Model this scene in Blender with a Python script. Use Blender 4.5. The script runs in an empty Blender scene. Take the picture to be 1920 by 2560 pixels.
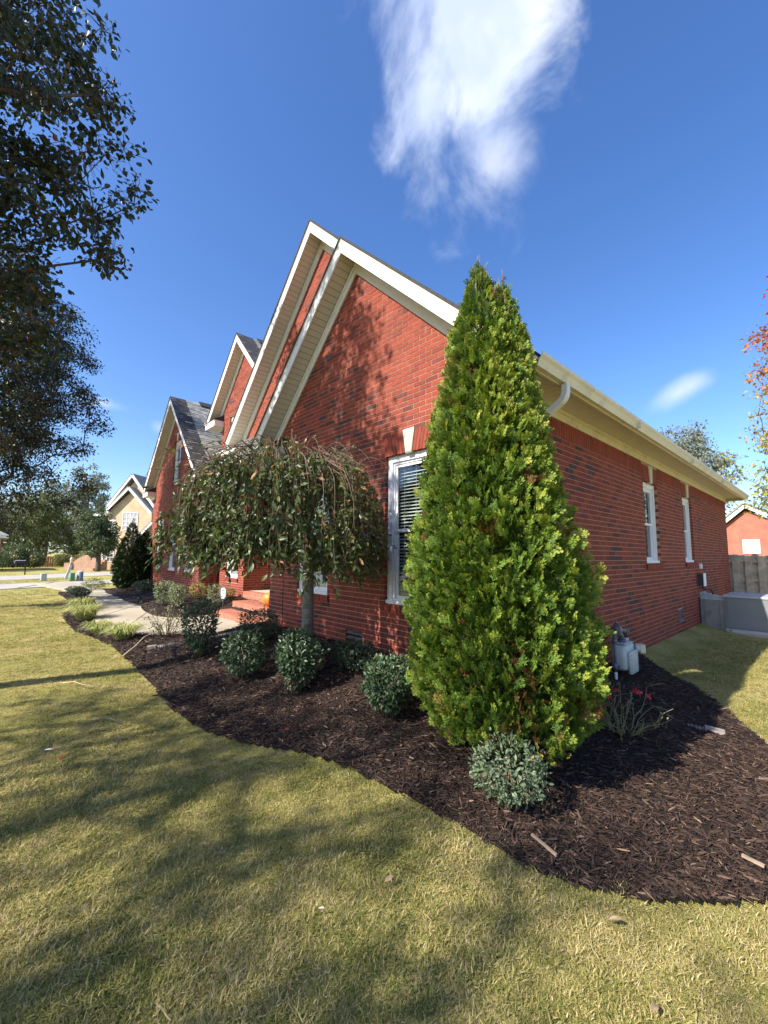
import bpy, math
import numpy as np
from mathutils import Vector, Matrix

# ------------------------------------------------------------------ camera, sky, sun, exposure
scene = bpy.context.scene
COL = scene.collection
CAM = np.array([2.207, -3.736, 1.610])
CR = np.array([0.678, 0.735, 0.009]); CU = np.array([0.069, -0.075, 0.995]); CF = np.array([-0.732, 0.673, 0.102])
CF /= np.linalg.norm(CF); CR -= CF * (CR @ CF); CR /= np.linalg.norm(CR); CU = np.cross(CR, CF)
FPX = 1041.585                                    # focal length in pixels of the 1920 x 2560 photograph
cam_data = bpy.data.cameras.new('camera')
cam = bpy.data.objects.new('camera', cam_data); COL.objects.link(cam)
cam.matrix_world = Matrix(((CR[0], CU[0], -CF[0], CAM[0]), (CR[1], CU[1], -CF[1], CAM[1]),
                           (CR[2], CU[2], -CF[2], CAM[2]), (0, 0, 0, 1)))
cam_data.sensor_fit = 'VERTICAL'; cam_data.sensor_height = 24.0
cam_data.lens = 24.0 * FPX / 2560.0
cam_data.clip_start = 0.05; cam_data.clip_end = 2000
scene.camera = cam

SUN = np.array([-0.20, -1.19, 1.0]); SUN /= np.linalg.norm(SUN)     # towards the sun
SUN_EL = math.asin(SUN[2]); SUN_ROT = math.atan2(SUN[0], SUN[1])
sun_data = bpy.data.lights.new('sun', 'SUN'); sun_data.energy = 3.5; sun_data.angle = math.radians(0.55)
sun_data.color = (1.0, 0.93, 0.82)
sun = bpy.data.objects.new('sun', sun_data); COL.objects.link(sun)
sun.location = (-4, -24, 20)
sun.rotation_euler = Vector(SUN).to_track_quat('Z', 'Y').to_euler()

world = bpy.data.worlds.new('World'); scene.world = world; world.use_nodes = True
nt = world.node_tree; nt.nodes.clear()
def N(t, typ, **kw):
    n = t.nodes.new(typ)
    for k, v in kw.items(): setattr(n, k, v)
    return n
def Lk(t, a, b): t.links.new(a, b)
w_out = N(nt, 'ShaderNodeOutputWorld'); w_bg = N(nt, 'ShaderNodeBackground'); w_bg.inputs['Strength'].default_value = 0.15
w_sky = N(nt, 'ShaderNodeTexSky', sky_type='NISHITA', sun_disc=False)
w_sky.sun_elevation = SUN_EL; w_sky.sun_rotation = SUN_ROT; w_sky.air_density = 1.0; w_sky.dust_density = 0.9; w_sky.ozone_density = 3.5
w_tc = N(nt, 'ShaderNodeTexCoord')
def vmath(t, op, a, b=None):
    n = N(t, 'ShaderNodeVectorMath', operation=op)
    for i, x in enumerate((a, b)):
        if x is None: continue
        if isinstance(x, (tuple, list)): n.inputs[i].default_value = x
        else: Lk(t, x, n.inputs[i])
    return n
def fmath(t, op, a, b=None, c=None, clamp=False):
    n = N(t, 'ShaderNodeMath', operation=op); n.use_clamp = clamp
    for i, x in enumerate((a, b, c)):
        if x is None: continue
        if isinstance(x, (int, float)): n.inputs[i].default_value = x
        else: Lk(t, x, n.inputs[i])
    return n.outputs[0]
def maprange(t, v, a, b, c=0.0, d=1.0, smooth=True):
    n = N(t, 'ShaderNodeMapRange'); n.interpolation_type = 'SMOOTHSTEP' if smooth else 'LINEAR'
    Lk(t, v, n.inputs['Value'])
    for k, x in zip(('From Min', 'From Max', 'To Min', 'To Max'), (a, b, c, d)): n.inputs[k].default_value = x
    return n.outputs['Result']
w_dir = vmath(nt, 'NORMALIZE', w_tc.outputs['Generated']).outputs[0]
w_n1 = N(nt, 'ShaderNodeTexNoise'); w_n1.inputs['Scale'].default_value = 7.0; w_n1.inputs['Detail'].default_value = 9; w_n1.inputs['Roughness'].default_value = 0.56
w_n1.inputs['Distortion'].default_value = 0.4
w_map = N(nt, 'ShaderNodeMapping'); w_map.inputs['Scale'].default_value = (1.0, 1.0, 0.55)
Lk(nt, w_dir, w_map.inputs[0]); Lk(nt, w_map.outputs[0], w_n1.inputs['Vector'])
def cloud_mask(center, ax, sx, ay, sy, soft, gain, rag=2.2):
    """soft elliptical patch of cloud around a compass direction, broken up by the noise"""
    c = Vector(center).normalized(); ax = Vector(ax); ax = (ax - c * ax.dot(c)).normalized(); ay = c.cross(ax)
    d = vmath(nt, 'SUBTRACT', w_dir, tuple(c)).outputs[0]
    a = fmath(nt, 'MULTIPLY', vmath(nt, 'DOT_PRODUCT', d, tuple(ax)).outputs['Value'], 1 / sx)
    b = fmath(nt, 'MULTIPLY', vmath(nt, 'DOT_PRODUCT', d, tuple(ay)).outputs['Value'], 1 / sy)
    f = fmath(nt, 'MULTIPLY', vmath(nt, 'DOT_PRODUCT', d, tuple(c)).outputs['Value'], 2.0)
    r = fmath(nt, 'SQRT', fmath(nt, 'ADD', fmath(nt, 'ADD', fmath(nt, 'MULTIPLY', a, a), fmath(nt, 'MULTIPLY', b, b)), fmath(nt, 'MULTIPLY', f, f)))
    n = fmath(nt, 'MULTIPLY', fmath(nt, 'SUBTRACT', w_n1.outputs['Fac'], 0.5), rag)
    v = fmath(nt, 'ADD', fmath(nt, 'SUBTRACT', 1.0, r), n)
    return fmath(nt, 'MULTIPLY', maprange(nt, v, 0.0, soft), gain)
cl_dirs = ((-0.315, 0.49, 0.81), (-0.37, 0.575, 0.73), (-0.39, 0.64, 0.66), (-0.18, 0.93, 0.31), (-0.955, 0.14, 0.285), (-0.93, 0.235, 0.27))
m = cloud_mask((-0.29, 0.455, 0.84), (0.74, 0.67, 0.0), 0.20, (0, 0, 1), 0.25, 0.62, 0.94, 1.7)
m2 = cloud_mask((-0.375, 0.595, 0.71), (0.74, 0.67, 0.0), 0.12, (0, 0, 1), 0.17, 1.0, 0.7, 2.6)
m3 = cloud_mask((-0.18, 0.93, 0.315), (0.9, 0.1, 0.45), 0.06, (0, 0, 1), 0.026, 1.4, 0.6)
m4 = cloud_mask((-0.955, 0.13, 0.29), (0.1, 0.9, 0.0), 0.075, (0, 0, 1), 0.02, 1.2, 0.6)
m5 = cloud_mask((-0.94, 0.23, 0.26), (0.1, 0.9, 0.0), 0.03, (0, 0, 1), 0.02, 1.4, 0.5)
mm = m
for x in (m2, m3, m4, m5): mm = fmath(nt, 'MAXIMUM', mm, x)
w_n2 = N(nt, 'ShaderNodeTexNoise'); w_n2.inputs['Scale'].default_value = 6.0; w_n2.inputs['Detail'].default_value = 4
Lk(nt, w_dir, w_n2.inputs['Vector'])
w_cc = N(nt, 'ShaderNodeMix', data_type='RGBA'); w_cc.inputs[6].default_value = (1.9, 2.2, 2.9, 1); w_cc.inputs[7].default_value = (2.7, 2.85, 3.2, 1)
Lk(nt, maprange(nt, w_n2.outputs['Fac'], 0.38, 0.62), w_cc.inputs[0])
w_hsv = N(nt, 'ShaderNodeHueSaturation'); w_hsv.inputs['Saturation'].default_value = 1.20; w_hsv.inputs['Hue'].default_value = 0.509; w_hsv.inputs['Value'].default_value = 0.63
Lk(nt, w_sky.outputs[0], w_hsv.inputs['Color'])
w_mix = N(nt, 'ShaderNodeMix', data_type='RGBA')
Lk(nt, mm, w_mix.inputs[0]); Lk(nt, w_hsv.outputs[0], w_mix.inputs[6]); Lk(nt, w_cc.outputs[2], w_mix.inputs[7])
Lk(nt, w_mix.outputs[2], w_bg.inputs['Color']); Lk(nt, w_bg.outputs[0], w_out.inputs[0])

scene.view_settings.view_transform = 'Standard'; scene.view_settings.look = 'None'
scene.view_settings.gamma = 1.0; scene.view_settings.use_curve_mapping = False
scene.view_settings.exposure = 1.5
scene.render.engine = 'CYCLES'
cy = scene.cycles
cy.use_denoising = True; cy.max_bounces = 8; cy.diffuse_bounces = 3; cy.glossy_bounces = 3; cy.transmission_bounces = 4
cy.transparent_max_bounces = 8; cy.caustics_reflective = False; cy.caustics_refractive = False

rng = np.random.default_rng(7)
def ss(a, b, x):
    t = np.clip((np.asarray(x, float) - a) / (b - a), 0, 1); return t * t * (3 - 2 * t)
def ground_h(x, y):
    """height of the ground (the planting bed is banked up against the house)"""
    x = np.asarray(x, float); y = np.asarray(y, float)
    Lf = ss(-4.9, -5.9, x)
    a = .33 * ss(.9, -1.0, x) * ss(-2.2, -.25, y)
    st = ss(-10.4, -9.2, x)
    a2 = .05 * ss(-2.4, -1.6, y) + .30 * (ss(-.9, .7, y) * (1 - st) + ss(.45, 1.1, y) * st)
    a2 = a2 * ss(-20, -16.5, x)
    b = .12 * ss(4.4, .5, y) * ss(1.6, 0., x) * ss(-2., 0., y) * ss(-.9, -.3, x)
    return np.maximum(a * (1 - Lf) + a2 * Lf, b)

# ------------------------------------------------------------------ value noise for shaping geometry
_perm = rng.random((32, 32, 32))
def vnoise(p, s=1.0):
    p = np.asarray(p, float) * s; i = np.floor(p).astype(int); f = p - i; f = f * f * (3 - 2 * f); i &= 31; j = (i + 1) & 31
    g = lambda a, b, c: _perm[a, b, c]
    x0, y0, z0 = i[..., 0], i[..., 1], i[..., 2]; x1, y1, z1 = j[..., 0], j[..., 1], j[..., 2]
    fx, fy, fz = f[..., 0], f[..., 1], f[..., 2]
    l = lambda a, b, t: a + (b - a) * t
    return l(l(l(g(x0, y0, z0), g(x1, y0, z0), fx), l(g(x0, y1, z0), g(x1, y1, z0), fx), fy),
             l(l(g(x0, y0, z1), g(x1, y0, z1), fx), l(g(x0, y1, z1), g(x1, y1, z1), fx), fy), fz) - 0.5

# ------------------------------------------------------------------ materials
def new_mat(name):
    m = bpy.data.materials.new(name); m.use_nodes = True; t = m.node_tree
    return m, t, t.nodes['Principled BSDF']
def ramp(t, fac, stops):
    n = N(t, 'ShaderNodeValToRGB'); cr = n.color_ramp
    while len(cr.elements) > 1: cr.elements.remove(cr.elements[0])
    cr.elements[0].position = stops[0][0]; cr.elements[0].color = (*stops[0][1], 1)
    for p_, c_ in stops[1:]:
        e = cr.elements.new(p_); e.color = (*c_, 1)
    Lk(t, fac, n.inputs[0]); return n.outputs[0]
def noise(t, scale, detail=4, rough=0.55, vec=None, dist=0.0):
    n = N(t, 'ShaderNodeTexNoise'); n.inputs['Scale'].default_value = scale; n.inputs['Detail'].default_value = detail
    n.inputs['Roughness'].default_value = rough; n.inputs['Distortion'].default_value = dist
    if vec is None:
        g = N(t, 'ShaderNodeNewGeometry'); vec = g.outputs['Position']
    Lk(t, vec, n.inputs['Vector']); return n.outputs['Fac']
def mixc(t, fac, a, b, mode='MIX'):
    n = N(t, 'ShaderNodeMix', data_type='RGBA', blend_type=mode)
    for sock, x in ((n.inputs[0], fac), (n.inputs[6], a), (n.inputs[7], b)):
        if isinstance(x, (int, float)): sock.default_value = x
        elif isinstance(x, tuple): sock.default_value = (*x, 1)
        else: Lk(t, x, sock)
    return n.outputs[2]
def bump(t, b, hgt, dist, strength=1.0):
    n = N(t, 'ShaderNodeBump'); n.inputs['Distance'].default_value = dist; n.inputs['Strength'].default_value = strength
    Lk(t, hgt, n.inputs['Height']); Lk(t, n.outputs[0], b.inputs['Normal'])
def tint(t):
    n = N(t, 'ShaderNodeAttribute'); n.attribute_name = 'tint'; return n.outputs['Fac']
def spec(b, s):
    b.inputs['Specular IOR Level'].default_value = s
def simple(name, col, rough=0.6, var=0.12, nscale=8.0, sp=0.4, bscale=None, bdist=0.002, metal=0.0, dirt=None):
    m, t, b = new_mat(name)
    f = noise(t, nscale, 5)
    lo = tuple(max(0, c * (1 - var)) for c in col); hi = tuple(min(1, c * (1 + var)) for c in col)
    c = ramp(t, f, [(0.3, lo), (0.7, hi)])
    if dirt:
        c = mixc(t, maprange(t, noise(t, dirt[0], 6, 0.65), 0.5, 0.72, 0, dirt[2]), c, dirt[1])
    Lk(t, c, b.inputs['Base Color']); b.inputs['Roughness'].default_value = rough; b.inputs['Metallic'].default_value = metal; spec(b, sp)
    if bscale: bump(t, b, noise(t, bscale, 5, 0.6), bdist)
    return m
def leafmat(name, stops, rough=0.5, trans=0.25, sp=0.35, patch=None):
    m, t, b = new_mat(name)
    f = tint(t)
    c = ramp(t, f, stops)
    n = noise(t, 25.0, 2)
    c = mixc(t, 1.0, c, ramp(t, n, [(0.3, (0.72, 0.72, 0.72)), (0.7, (1.2, 1.2, 1.2))]), 'MULTIPLY')
    if patch: c = mixc(t, maprange(t, noise(t, patch[0], 3), 0.48, 0.62, 0, patch[2]), c, patch[1])
    Lk(t, c, b.inputs['Base Color']); b.inputs['Roughness'].default_value = rough; spec(b, sp)
    tr = N(t, 'ShaderNodeBsdfTranslucent'); Lk(t, mixc(t, 1.0, c, (1.15, 1.2, 0.6), 'MULTIPLY'), tr.inputs['Color'])
    mx = N(t, 'ShaderNodeMixShader'); mx.inputs[0].default_value = trans
    Lk(t, b.outputs[0], mx.inputs[1]); Lk(t, tr.outputs[0], mx.inputs[2]); Lk(t, mx.outputs[0], t.nodes['Material Output'].inputs['Surface'])
    return m
def brickmat(name, stops, smear=0.25):
    m, t, b = new_mat(name)
    c = ramp(t, tint(t), stops)
    g = N(t, 'ShaderNodeNewGeometry')
    n1 = noise(t, 55.0, 5, 0.65)
    c = mixc(t, 1.0, c, ramp(t, n1, [(0.28, (0.62, 0.6, 0.6)), (0.5, (1, 1, 1)), (0.75, (1.28, 1.25, 1.22))]), 'MULTIPLY')
    mp = N(t, 'ShaderNodeMapping'); mp.inputs['Scale'].default_value = (14, 14, 3.2); Lk(t, g.outputs['Position'], mp.inputs[0])
    st = noise(t, 1.0, 4, 0.6, mp.outputs[0])
    c = mixc(t, maprange(t, st, 0.56, 0.8, 0, smear), c, (0.50, 0.36, 0.30))
    Lk(t, c, b.inputs['Base Color']); b.inputs['Roughness'].default_value = 0.85; spec(b, 0.25)
    bump(t, b, noise(t, 140.0, 4, 0.7), 0.003, 0.7)
    return m
M = {}
RED = [(0.0, (0.200, 0.047, 0.029)), (0.3, (0.275, 0.060, 0.036)), (0.62, (0.228, 0.048, 0.031)), (0.82, (0.165, 0.041, 0.031)), (0.90, (0.118, 0.040, 0.036)), (0.96, (0.085, 0.042, 0.040)), (1.0, (0.066, 0.044, 0.044))]
M['brick'] = brickmat('red_brick', RED)
M['mortar'] = simple('mortar', (0.42, 0.255, 0.19), 0.95, 0.2, 30, 0.1, 120, 0.002)
M['trim'] = simple('white_trim', (0.76, 0.75, 0.72), 0.45, 0.05, 5, 0.4, dirt=(3.0, (0.5, 0.47, 0.42), 0.25))
M['window_vinyl'] = simple('window_vinyl', (0.78, 0.78, 0.78), 0.4, 0.03, 6, 0.4, dirt=(14.0, (0.55, 0.53, 0.5), 0.2))
M['soffit'] = simple('almond_soffit', (0.62, 0.57, 0.49), 0.55, 0.05, 4, 0.3)
M['soffit_gap'] = simple('soffit_groove', (0.16, 0.14, 0.12), 0.8, 0.05)
M['gutter'] = simple('cream_aluminium', (0.70, 0.65, 0.52), 0.4, 0.06, 3, 0.4, dirt=(5.0, (0.36, 0.31, 0.22), 0.45))
M['downspout'] = simple('downspout_aluminium', (0.66, 0.66, 0.64), 0.38, 0.05, 5, 0.45)
M['keystone'] = simple('cast_stone', (0.56, 0.52, 0.42), 0.85, 0.15, 20, 0.2, 90, 0.002, dirt=(9.0, (0.42, 0.37, 0.27), 0.4))
M['shingle_edge'] = simple('shingle_edge', (0.05, 0.05, 0.055), 0.9, 0.3, 30, 0.2)
M['dark'] = simple('dark_void', (0.012, 0.012, 0.013), 0.9, 0.1)
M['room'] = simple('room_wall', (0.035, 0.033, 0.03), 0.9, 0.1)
M['blind'] = simple('blind_white', (0.72, 0.73, 0.70), 0.5, 0.04)
M['door'] = simple('white_door', (0.70, 0.69, 0.66), 0.5, 0.05)
def glassmat():
    m, t, b = new_mat('window_glass')
    tr = N(t, 'ShaderNodeBsdfTransparent'); tr.inputs[0].default_value = (0.86, 0.89, 0.88, 1)
    gl = N(t, 'ShaderNodeBsdfGlossy'); gl.inputs['Roughness'].default_value = 0.02; gl.inputs[0].default_value = (0.9, 0.95, 1, 1)
    fr = N(t, 'ShaderNodeLayerWeight'); fr.inputs[0].default_value = 0.5
    f2 = fmath(t, 'MULTIPLY_ADD', fmath(t, 'POWER', fr.outputs['Facing'], 4.0), 0.9, 0.05, True)
    mx = N(t, 'ShaderNodeMixShader'); Lk(t, f2, mx.inputs[0]); Lk(t, tr.outputs[0], mx.inputs[1]); Lk(t, gl.outputs[0], mx.inputs[2])
    Lk(t, mx.outputs[0], t.nodes['Material Output'].inputs['Surface']); return m
M['glass'] = glassmat()
def shinglemat():
    m, t, b = new_mat('asphalt_shingle')
    c = ramp(t, tint(t), [(0, (0.19, 0.188, 0.175)), (0.5, (0.28, 0.275, 0.25)), (1, (0.38, 0.37, 0.335))])
    c = mixc(t, 1.0, c, ramp(t, noise(t, 160.0, 3, 0.7), [(0.3, (0.6, 0.6, 0.6)), (0.7, (1.35, 1.35, 1.35))]), 'MULTIPLY')
    Lk(t, c, b.inputs['Base Color']); b.inputs['Roughness'].default_value = 0.95; spec(b, 0.15); return m
M['shingle'] = shinglemat()
M['bark'] = simple('tree_bark', (0.105, 0.085, 0.07), 0.9, 0.35, 14, 0.2, 30, 0.01)
def cherrybark():
    m, t, b = new_mat('cherry_bark')
    g = N(t, 'ShaderNodeNewGeometry'); mp = N(t, 'ShaderNodeMapping'); mp.inputs['Scale'].default_value = (9, 9, 75); Lk(t, g.outputs['Position'], mp.inputs[0])
    f = noise(t, 1.0, 5, 0.65, mp.outputs[0], 0.6)
    c = ramp(t, f, [(0.32, (0.07, 0.062, 0.055)), (0.46, (0.16, 0.15, 0.135)), (0.6, (0.22, 0.21, 0.19)), (0.72, (0.36, 0.34, 0.30))])
    Lk(t, c, b.inputs['Base Color']); b.inputs['Roughness'].default_value = 0.7; spec(b, 0.3); bump(t, b, f, 0.006); return m
M['cherry_bark'] = cherrybark()
M['twig'] = simple('twig_bark', (0.16, 0.115, 0.08), 0.8, 0.3, 20, 0.2)
M['leaf_pear'] = leafmat('pear_leaf', [(0, (0.018, 0.030, 0.012)), (0.5, (0.034, 0.052, 0.018)), (0.85, (0.062, 0.074, 0.022)), (0.93, (0.10, 0.085, 0.025)), (0.965, (0.20, 0.055, 0.02)), (1.0, (0.32, 0.22, 0.03))], 0.42, 0.16, 0.5)
M['leaf_cherry'] = leafmat('cherry_leaf', [(0, (0.055, 0.082, 0.024)), (0.5, (0.105, 0.142, 0.042)), (0.8, (0.165, 0.178, 0.058)), (0.88, (0.18, 0.11, 0.045)), (0.94, (0.32, 0.15, 0.04)), (1.0, (0.40, 0.20, 0.05))], 0.42, 0.28, 0.5)
M['leaf_boxwood'] = leafmat('dark_shrub_leaf', [(0, (0.024, 0.050, 0.020)), (0.5, (0.052, 0.095, 0.042)), (0.85, (0.115, 0.170, 0.085)), (0.95, (0.16, 0.15, 0.075)), (1, (0.19, 0.11, 0.06))], 0.38, 0.2, 0.5)
M['leaf_pale'] = leafmat('pale_shrub_leaf', [(0, (0.10, 0.14, 0.07)), (0.5, (0.20, 0.25, 0.13)), (0.9, (0.32, 0.35, 0.20)), (1, (0.38, 0.34, 0.16))], 0.45, 0.2, 0.4)
M['leaf_yellow'] = leafmat('yellow_shrub_leaf', [(0, (0.14, 0.14, 0.04)), (0.5, (0.28, 0.24, 0.07)), (1, (0.38, 0.28, 0.10))], 0.5, 0.25, 0.35)
M['leaf_rose'] = leafmat('blue_green_leaf', [(0, (0.055, 0.095, 0.050)), (0.5, (0.115, 0.165, 0.090)), (0.9, (0.20, 0.24, 0.13)), (0.96, (0.30, 0.24, 0.12)), (1, (0.36, 0.14, 0.08))], 0.45, 0.2, 0.4)
M['leaf_evergreen'] = leafmat('arborvitae_scale', [(0, (0.052, 0.105, 0.016)), (0.4, (0.115, 0.195, 0.026)), (0.75, (0.25, 0.315, 0.040)), (0.93, (0.40, 0.41, 0.075)), (0.965, (0.16, 0.085, 0.035)), (1.0, (0.20, 0.095, 0.04))], 0.6, 0.25, 0.3)
M['leaf_dark_evergreen'] = leafmat('dark_arborvitae_scale', [(0, (0.012, 0.030, 0.012)), (0.6, (0.024, 0.052, 0.018)), (1.0, (0.05, 0.08, 0.025))], 0.55, 0.15, 0.3)
M['leaf_liriope'] = leafmat('variegated_blade', [(0, (0.22, 0.28, 0.08)), (0.5, (0.42, 0.44, 0.15)), (1, (0.60, 0.56, 0.27))], 0.45, 0.25, 0.4)
M['leaf_juniper'] = leafmat('grey_juniper', [(0, (0.06, 0.09, 0.06)), (0.5, (0.12, 0.15, 0.10)), (1, (0.22, 0.24, 0.15))], 0.6, 0.15, 0.3)
M['leaf_far'] = leafmat('far_leaf', [(0, (0.08, 0.11, 0.045)), (0.5, (0.17, 0.20, 0.085)), (0.85, (0.28, 0.29, 0.13)), (1, (0.34, 0.27, 0.12))], 0.6, 0.25, 0.3)
M['leaf_far_dark'] = leafmat('far_dark_leaf', [(0, (0.035, 0.06, 0.03)), (0.5, (0.085, 0.125, 0.055)), (1, (0.20, 0.24, 0.11))], 0.6, 0.2, 0.3)
M['leaf_far_grey'] = leafmat('far_grey_leaf', [(0, (0.12, 0.14, 0.11)), (0.5, (0.20, 0.22, 0.17)), (1, (0.30, 0.31, 0.21))], 0.7, 0.2, 0.2)
M['leaf_maple'] = leafmat('autumn_maple_leaf', [(0, (0.24, 0.26, 0.06)), (0.35, (0.42, 0.38, 0.10)), (0.6, (0.46, 0.26, 0.07)), (0.8, (0.42, 0.10, 0.05)), (1.0, (0.30, 0.03, 0.05))], 0.5, 0.35, 0.35)
M['rose_petal'] = simple('rose_petal', (0.55, 0.05, 0.07), 0.5, 0.2, 40)
M['rose_stem'] = simple('rose_stem', (0.20, 0.19, 0.10), 0.7, 0.4, 12)
def concretemat(name, col, stain):
    m, t, b = new_mat(name)
    c = ramp(t, noise(t, 1.3, 6, 0.6), [(0.3, tuple(x * .82 for x in col)), (0.7, tuple(x * 1.1 for x in col))])
    c = mixc(t, maprange(t, noise(t, 0.5, 5, 0.6, None, 0.8), 0.5, 0.68, 0, 0.5), c, stain)
    c = mixc(t, 1.0, c, ramp(t, noise(t, 90, 3, 0.7), [(0.3, (0.82, 0.82, 0.82)), (0.7, (1.12, 1.12, 1.12))]), 'MULTIPLY')
    Lk(t, c, b.inputs['Base Color']); b.inputs['Roughness'].default_value = 0.9; spec(b, 0.2); bump(t, b, noise(t, 150, 3), 0.002); return m
M['walk'] = concretemat('walk_concrete', (0.42, 0.37, 0.28), (0.33, 0.285, 0.20))
M['road'] = concretemat('road_concrete', (0.42, 0.39, 0.34), (0.36, 0.33, 0.28))
def lawnmat(name):
    m, t, b = new_mat(name)
    c = ramp(t, noise(t, 1.1, 6, 0.6), [(0.32, (0.24, 0.235, 0.070)), (0.5, (0.38, 0.335, 0.11)), (0.68, (0.50, 0.41, 0.17))])
    c = mixc(t, 1.0, c, ramp(t, noise(t, 45.0, 5, 0.75), [(0.3, (0.55, 0.55, 0.55)), (0.7, (1.35, 1.35, 1.35))]), 'MULTIPLY')
    Lk(t, c, b.inputs['Base Color']); b.inputs['Roughness'].default_value = 1.0; spec(b, 0.05); bump(t, b, noise(t, 60, 4, 0.7), 0.03); return m
M['lawn'] = lawnmat('lawn')
def grassmat():
    m, t, b = new_mat('grass_blade')
    oi = N(t, 'ShaderNodeObjectInfo')
    f = fmath(t, 'ADD', fmath(t, 'MULTIPLY', tint(t), 0.74), fmath(t, 'MULTIPLY', maprange(t, noise(t, 1.5, 6, 0.7), 0.33, 0.67), 0.34))
    f = fmath(t, 'ADD', f, fmath(t, 'MULTIPLY', fmath(t, 'SUBTRACT', oi.outputs['Random'], 0.5), 0.22))
    c = ramp(t, f, [(0.05, (0.070, 0.110, 0.022)), (0.3, (0.23, 0.255, 0.062)), (0.5, (0.38, 0.345, 0.105)), (0.72, (0.54, 0.44, 0.185)), (0.95, (0.68, 0.56, 0.32))])
    Lk(t, c, b.inputs['Base Color']); b.inputs['Roughness'].default_value = 0.6; spec(b, 0.25)
    tr = N(t, 'ShaderNodeBsdfTranslucent'); Lk(t, c, tr.inputs['Color']); mx = N(t, 'ShaderNodeMixShader'); mx.inputs[0].default_value = 0.42
    Lk(t, b.outputs[0], mx.inputs[1]); Lk(t, tr.outputs[0], mx.inputs[2]); Lk(t, mx.outputs[0], t.nodes['Material Output'].inputs['Surface']); return m
M['grass'] = grassmat()
def mulchmat(name, inst):
    m, t, b = new_mat(name)
    if inst:
        f = N(t, 'ShaderNodeObjectInfo').outputs['Random']
        c = ramp(t, f, [(0, (0.026, 0.016, 0.012)), (0.5, (0.048, 0.029, 0.021)), (0.84, (0.082, 0.050, 0.036)), (0.955, (0.13, 0.083, 0.058)), (1.0, (0.27, 0.18, 0.12))])
    else:
        c = ramp(t, noise(t, 60, 5, 0.7), [(0.3, (0.012, 0.008, 0.007)), (0.6, (0.034, 0.022, 0.017)), (0.8, (0.07, 0.045, 0.033))])
    c = mixc(t, 1.0, c, ramp(t, noise(t, 200, 3, 0.7), [(0.3, (0.65, 0.65, 0.65)), (0.7, (1.3, 1.3, 1.3))]), 'MULTIPLY')
    Lk(t, c, b.inputs['Base Color']); b.inputs['Roughness'].default_value = 0.8; spec(b, 0.25)
    if not inst: bump(t, b, noise(t, 90, 5, 0.7), 0.02)
    return m
M['mulch'] = mulchmat('mulch_soil', False); M['chip'] = mulchmat('bark_chip', True)
M['splinter'] = simple('weathered_splinter', (0.30, 0.22, 0.16), 0.8, 0.3, 25)
M['steel'] = simple('galvanised_steel', (0.26, 0.265, 0.27), 0.5, 0.25, 2.5, 0.5, metal=0.4, dirt=(3.0, (0.15, 0.145, 0.135), 0.7))
M['hvac_grey'] = simple('hvac_paint', (0.19, 0.205, 0.215), 0.6, 0.07, 3, 0.3, dirt=(4.0, (0.26, 0.26, 0.25), 0.3))
M['hvac_top'] = simple('hvac_top_paint', (0.40, 0.41, 0.42), 0.5, 0.08, 4, 0.35)
M['meter_white'] = simple('meter_paint', (0.50, 0.53, 0.49), 0.45, 0.05, 10, 0.4, dirt=(12.0, (0.40, 0.35, 0.27), 0.6))
M['meter_pipe'] = simple('meter_pipe_grey', (0.13, 0.155, 0.19), 0.5, 0.15, 30, 0.4, metal=0.2)
M['rust_pipe'] = simple('rusty_pipe', (0.07, 0.035, 0.028), 0.7, 0.3, 40, 0.3)
M['dial'] = simple('meter_index_cream', (0.70, 0.64, 0.42), 0.4, 0.05)
M['black_plastic'] = simple('black_plastic', (0.035, 0.045, 0.055), 0.45, 0.15, 10, 0.4)
M['pipe_plastic'] = simple('weathered_drain_pipe', (0.27, 0.235, 0.215), 0.75, 0.25, 20, 0.3, dirt=(14.0, (0.06, 0.045, 0.038), 0.8))
M['vent_metal'] = simple('vent_louver', (0.20, 0.15, 0.14), 0.6, 0.15, 12, 0.3)
M['fence_grey'] = simple('weathered_board', (0.47, 0.40, 0.31), 0.9, 0.3, 5, 0.2, 40, 0.004, dirt=(3.5, (0.13, 0.12, 0.105), 0.6))
M['fence_cedar'] = simple('cedar_board', (0.42, 0.20, 0.085), 0.85, 0.2, 3, 0.2)
M['fence_dark'] = simple('dark_board', (0.035, 0.04, 0.055), 0.85, 0.2, 3, 0.2)
M['beige_brick'] = simple('beige_brick', (0.50, 0.385, 0.25), 0.9, 0.16, 1.2, 0.2, dirt=(2.2, (0.36, 0.26, 0.17), 0.5))
M['stair_brick'] = simple('stair_brick', (0.38, 0.24, 0.17), 0.9, 0.2, 2.5, 0.2)
M['far_brick'] = simple('far_red_brick', (0.40, 0.14, 0.10), 0.9, 0.2, 2.5, 0.2, dirt=(4.0, (0.40, 0.16, 0.12), 0.5))
M['far_glass'] = simple('far_glass', (0.10, 0.11, 0.12), 0.15, 0.3, 2, 0.6)
M['curtain'] = simple('curtain_glass', (0.36, 0.36, 0.36), 0.3, 0.25, 3, 0.5)
M['pumpkin'] = simple('pumpkin_skin', (0.62, 0.20, 0.03), 0.45, 0.15, 9, 0.4)
M['pumpkin_stem'] = simple('pumpkin_stem', (0.24, 0.20, 0.10), 0.8, 0.2)
M['sign_blue'] = simple('sign_blue', (0.16, 0.30, 0.55), 0.4, 0.05)
M['sign_white'] = simple('sign_white', (0.80, 0.82, 0.84), 0.4, 0.03)
M['ped_pale'] = simple('pale_green_plastic', (0.40, 0.50, 0.44), 0.5, 0.05)
M['ped_green'] = simple('green_plastic', (0.10, 0.27, 0.15), 0.5, 0.08)
M['ped_grey'] = simple('grey_plastic', (0.15, 0.165, 0.18), 0.5, 0.08)
M['post_white'] = simple('white_post', (0.62, 0.64, 0.62), 0.5, 0.05)
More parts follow.
